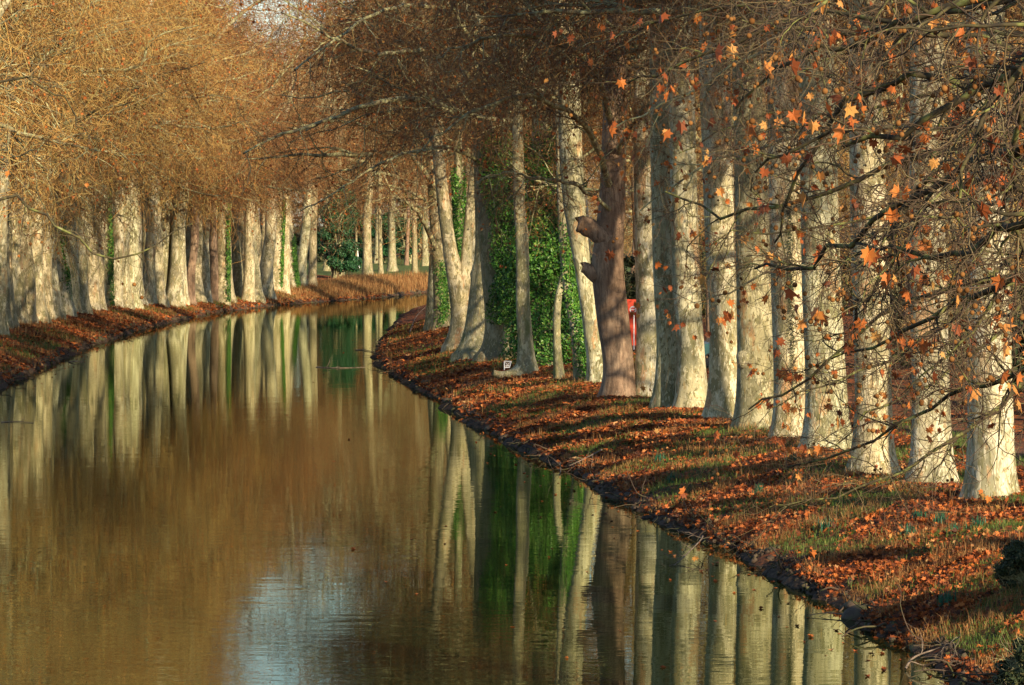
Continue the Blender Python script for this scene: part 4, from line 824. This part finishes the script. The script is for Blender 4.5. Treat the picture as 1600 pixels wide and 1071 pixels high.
mid_boughs(o, [(A(D, (686, 395), (660, 345), (640, 320), (620, 310), dD=-6), .16, .03), (A(D, (684, 300), (640, 240), (580, 200), (520, 190), (450, 200), dD=-8), .14, .03), (A(D, (682, 260), (640, 180), (590, 130), (550, 90), (500, 100), dD=0), .14, .03), (A(D, (682, 330), (640, 300), (590, 290), (550, 320), (520, 350), dD=0), .08, .02),
               (A(D, (680, 150), (630, 80), (580, 40), (530, 50), (490, 80), dD=-6), .14, .03), (A(D, (678, 60), (620, -20), (570, -50), (520, -50), (480, -20), dD=4), .14, .03), (A(D, (678, 20), (640, -80), (590, -130), (530, -160), (490, -150), dD=0), .14, .03), (A(D, (679, 100), (650, 20), (610, -20), (560, 0), (520, 10), dD=8), .12, .03)],
           96, c2=14, c3=8, c4=4, l2=(1.6, 4.2), l3=(.8, 1.9), l4=(.3, .9), rt=.012, leaves=120, lsize=(.12, .2))
o = byl['big leaning tree with plain brown bark and broken stubs on its left']; D = o.location.y
mid_boughs(o, [(A(D, (955, 300), (930, 220), (880, 170), (800, 150), (720, 190), (650, 240), dD=-12), .12, .02), (A(D, (960, 200), (920, 100), (850, 60), (760, 60), (680, 90), dD=-12), .12, .02), (A(D, (960, 250), (1000, 180), (1080, 120), (1150, 100), dD=-8), .08, .02), (A(D, (958, 330), (900, 290), (840, 280), (790, 270), (740, 290), dD=-14), .07, .015)],
           97, c2=16, c3=9, c4=6, l2=(1.2, 3.0), l3=(.6, 1.5), l4=(.25, .7), rt=.008, leaves=220, lsize=(.12, .2), nballs=60)
# pale lit boughs among the left crowns
for i_, seed, lim in [(0, 98, [[(0, 55), (40, 62), (90, 75), (140, 60), (200, 45)], [(5, 90), (30, 110), (62, 152), (110, 160)], [(95, 145), (120, 115), (150, 110), (215, 105), (240, 60), (310, 40)]]), (9, 99, [[(140, 150), (170, 150), (210, 190), (270, 210), (310, 250)], [(0, 240), (60, 215), (110, 215), (150, 230)], [(180, 150), (250, 190), (330, 200), (380, 190)]]), (18, 101, [[(270, 300), (320, 230), (380, 170), (430, 130), (480, 60)], [(260, 330), (330, 290), (400, 260)]])]:
    o = LEFT[i_]
    D = o.location.y - 3; o2 = o; rz = o.rotation_euler.z
    sub = empty('bough', (o.location.x, o.location.y, o.location.z)); bpy.context.view_layer.update()
    guided(sub, [(A(D, *l, dD=-3), .14, .03) for l in lim], seed, twig='twig_sunlit', c2=14, c3=8, c4=6, l2=(1.2, 3.6), l3=(.8, 1.8), l4=(.3, .9), rt=.012, leaves=60, lsize=(.14, .22))
    for ch in list(sub.children):
        ch.parent = o; ch.rotation_euler = (0, 0, -rz)
    bpy.data.objects.remove(sub)
# a few large leaves hanging close by on thin shoots
t0 = bank_tree(-8.6, 44, 'plane tree on the left bank whose drooping shoots reach in from the picture edge', 5, csc=.6, dh=3.5); t0['group'] = 'plane trees left of the picture'
guided(t0, [([S(-8.6, 44, 7.5), S(-7, 44, 7.4)] + A(44, (-60, 280), (60, 330), (180, 400), (300, 350)), .03, .006), ([S(-8.6, 44, 8.8), S(-7, 44, 8.7)] + A(45, (-60, 100), (60, 130), (130, 200)), .03, .006)], 102, 'twig_dark', 5, 5, 3, (.4, 1.0), (.2, .6), (.1, .3), -.04, .004, 12, (.09, .15), 12, .018)
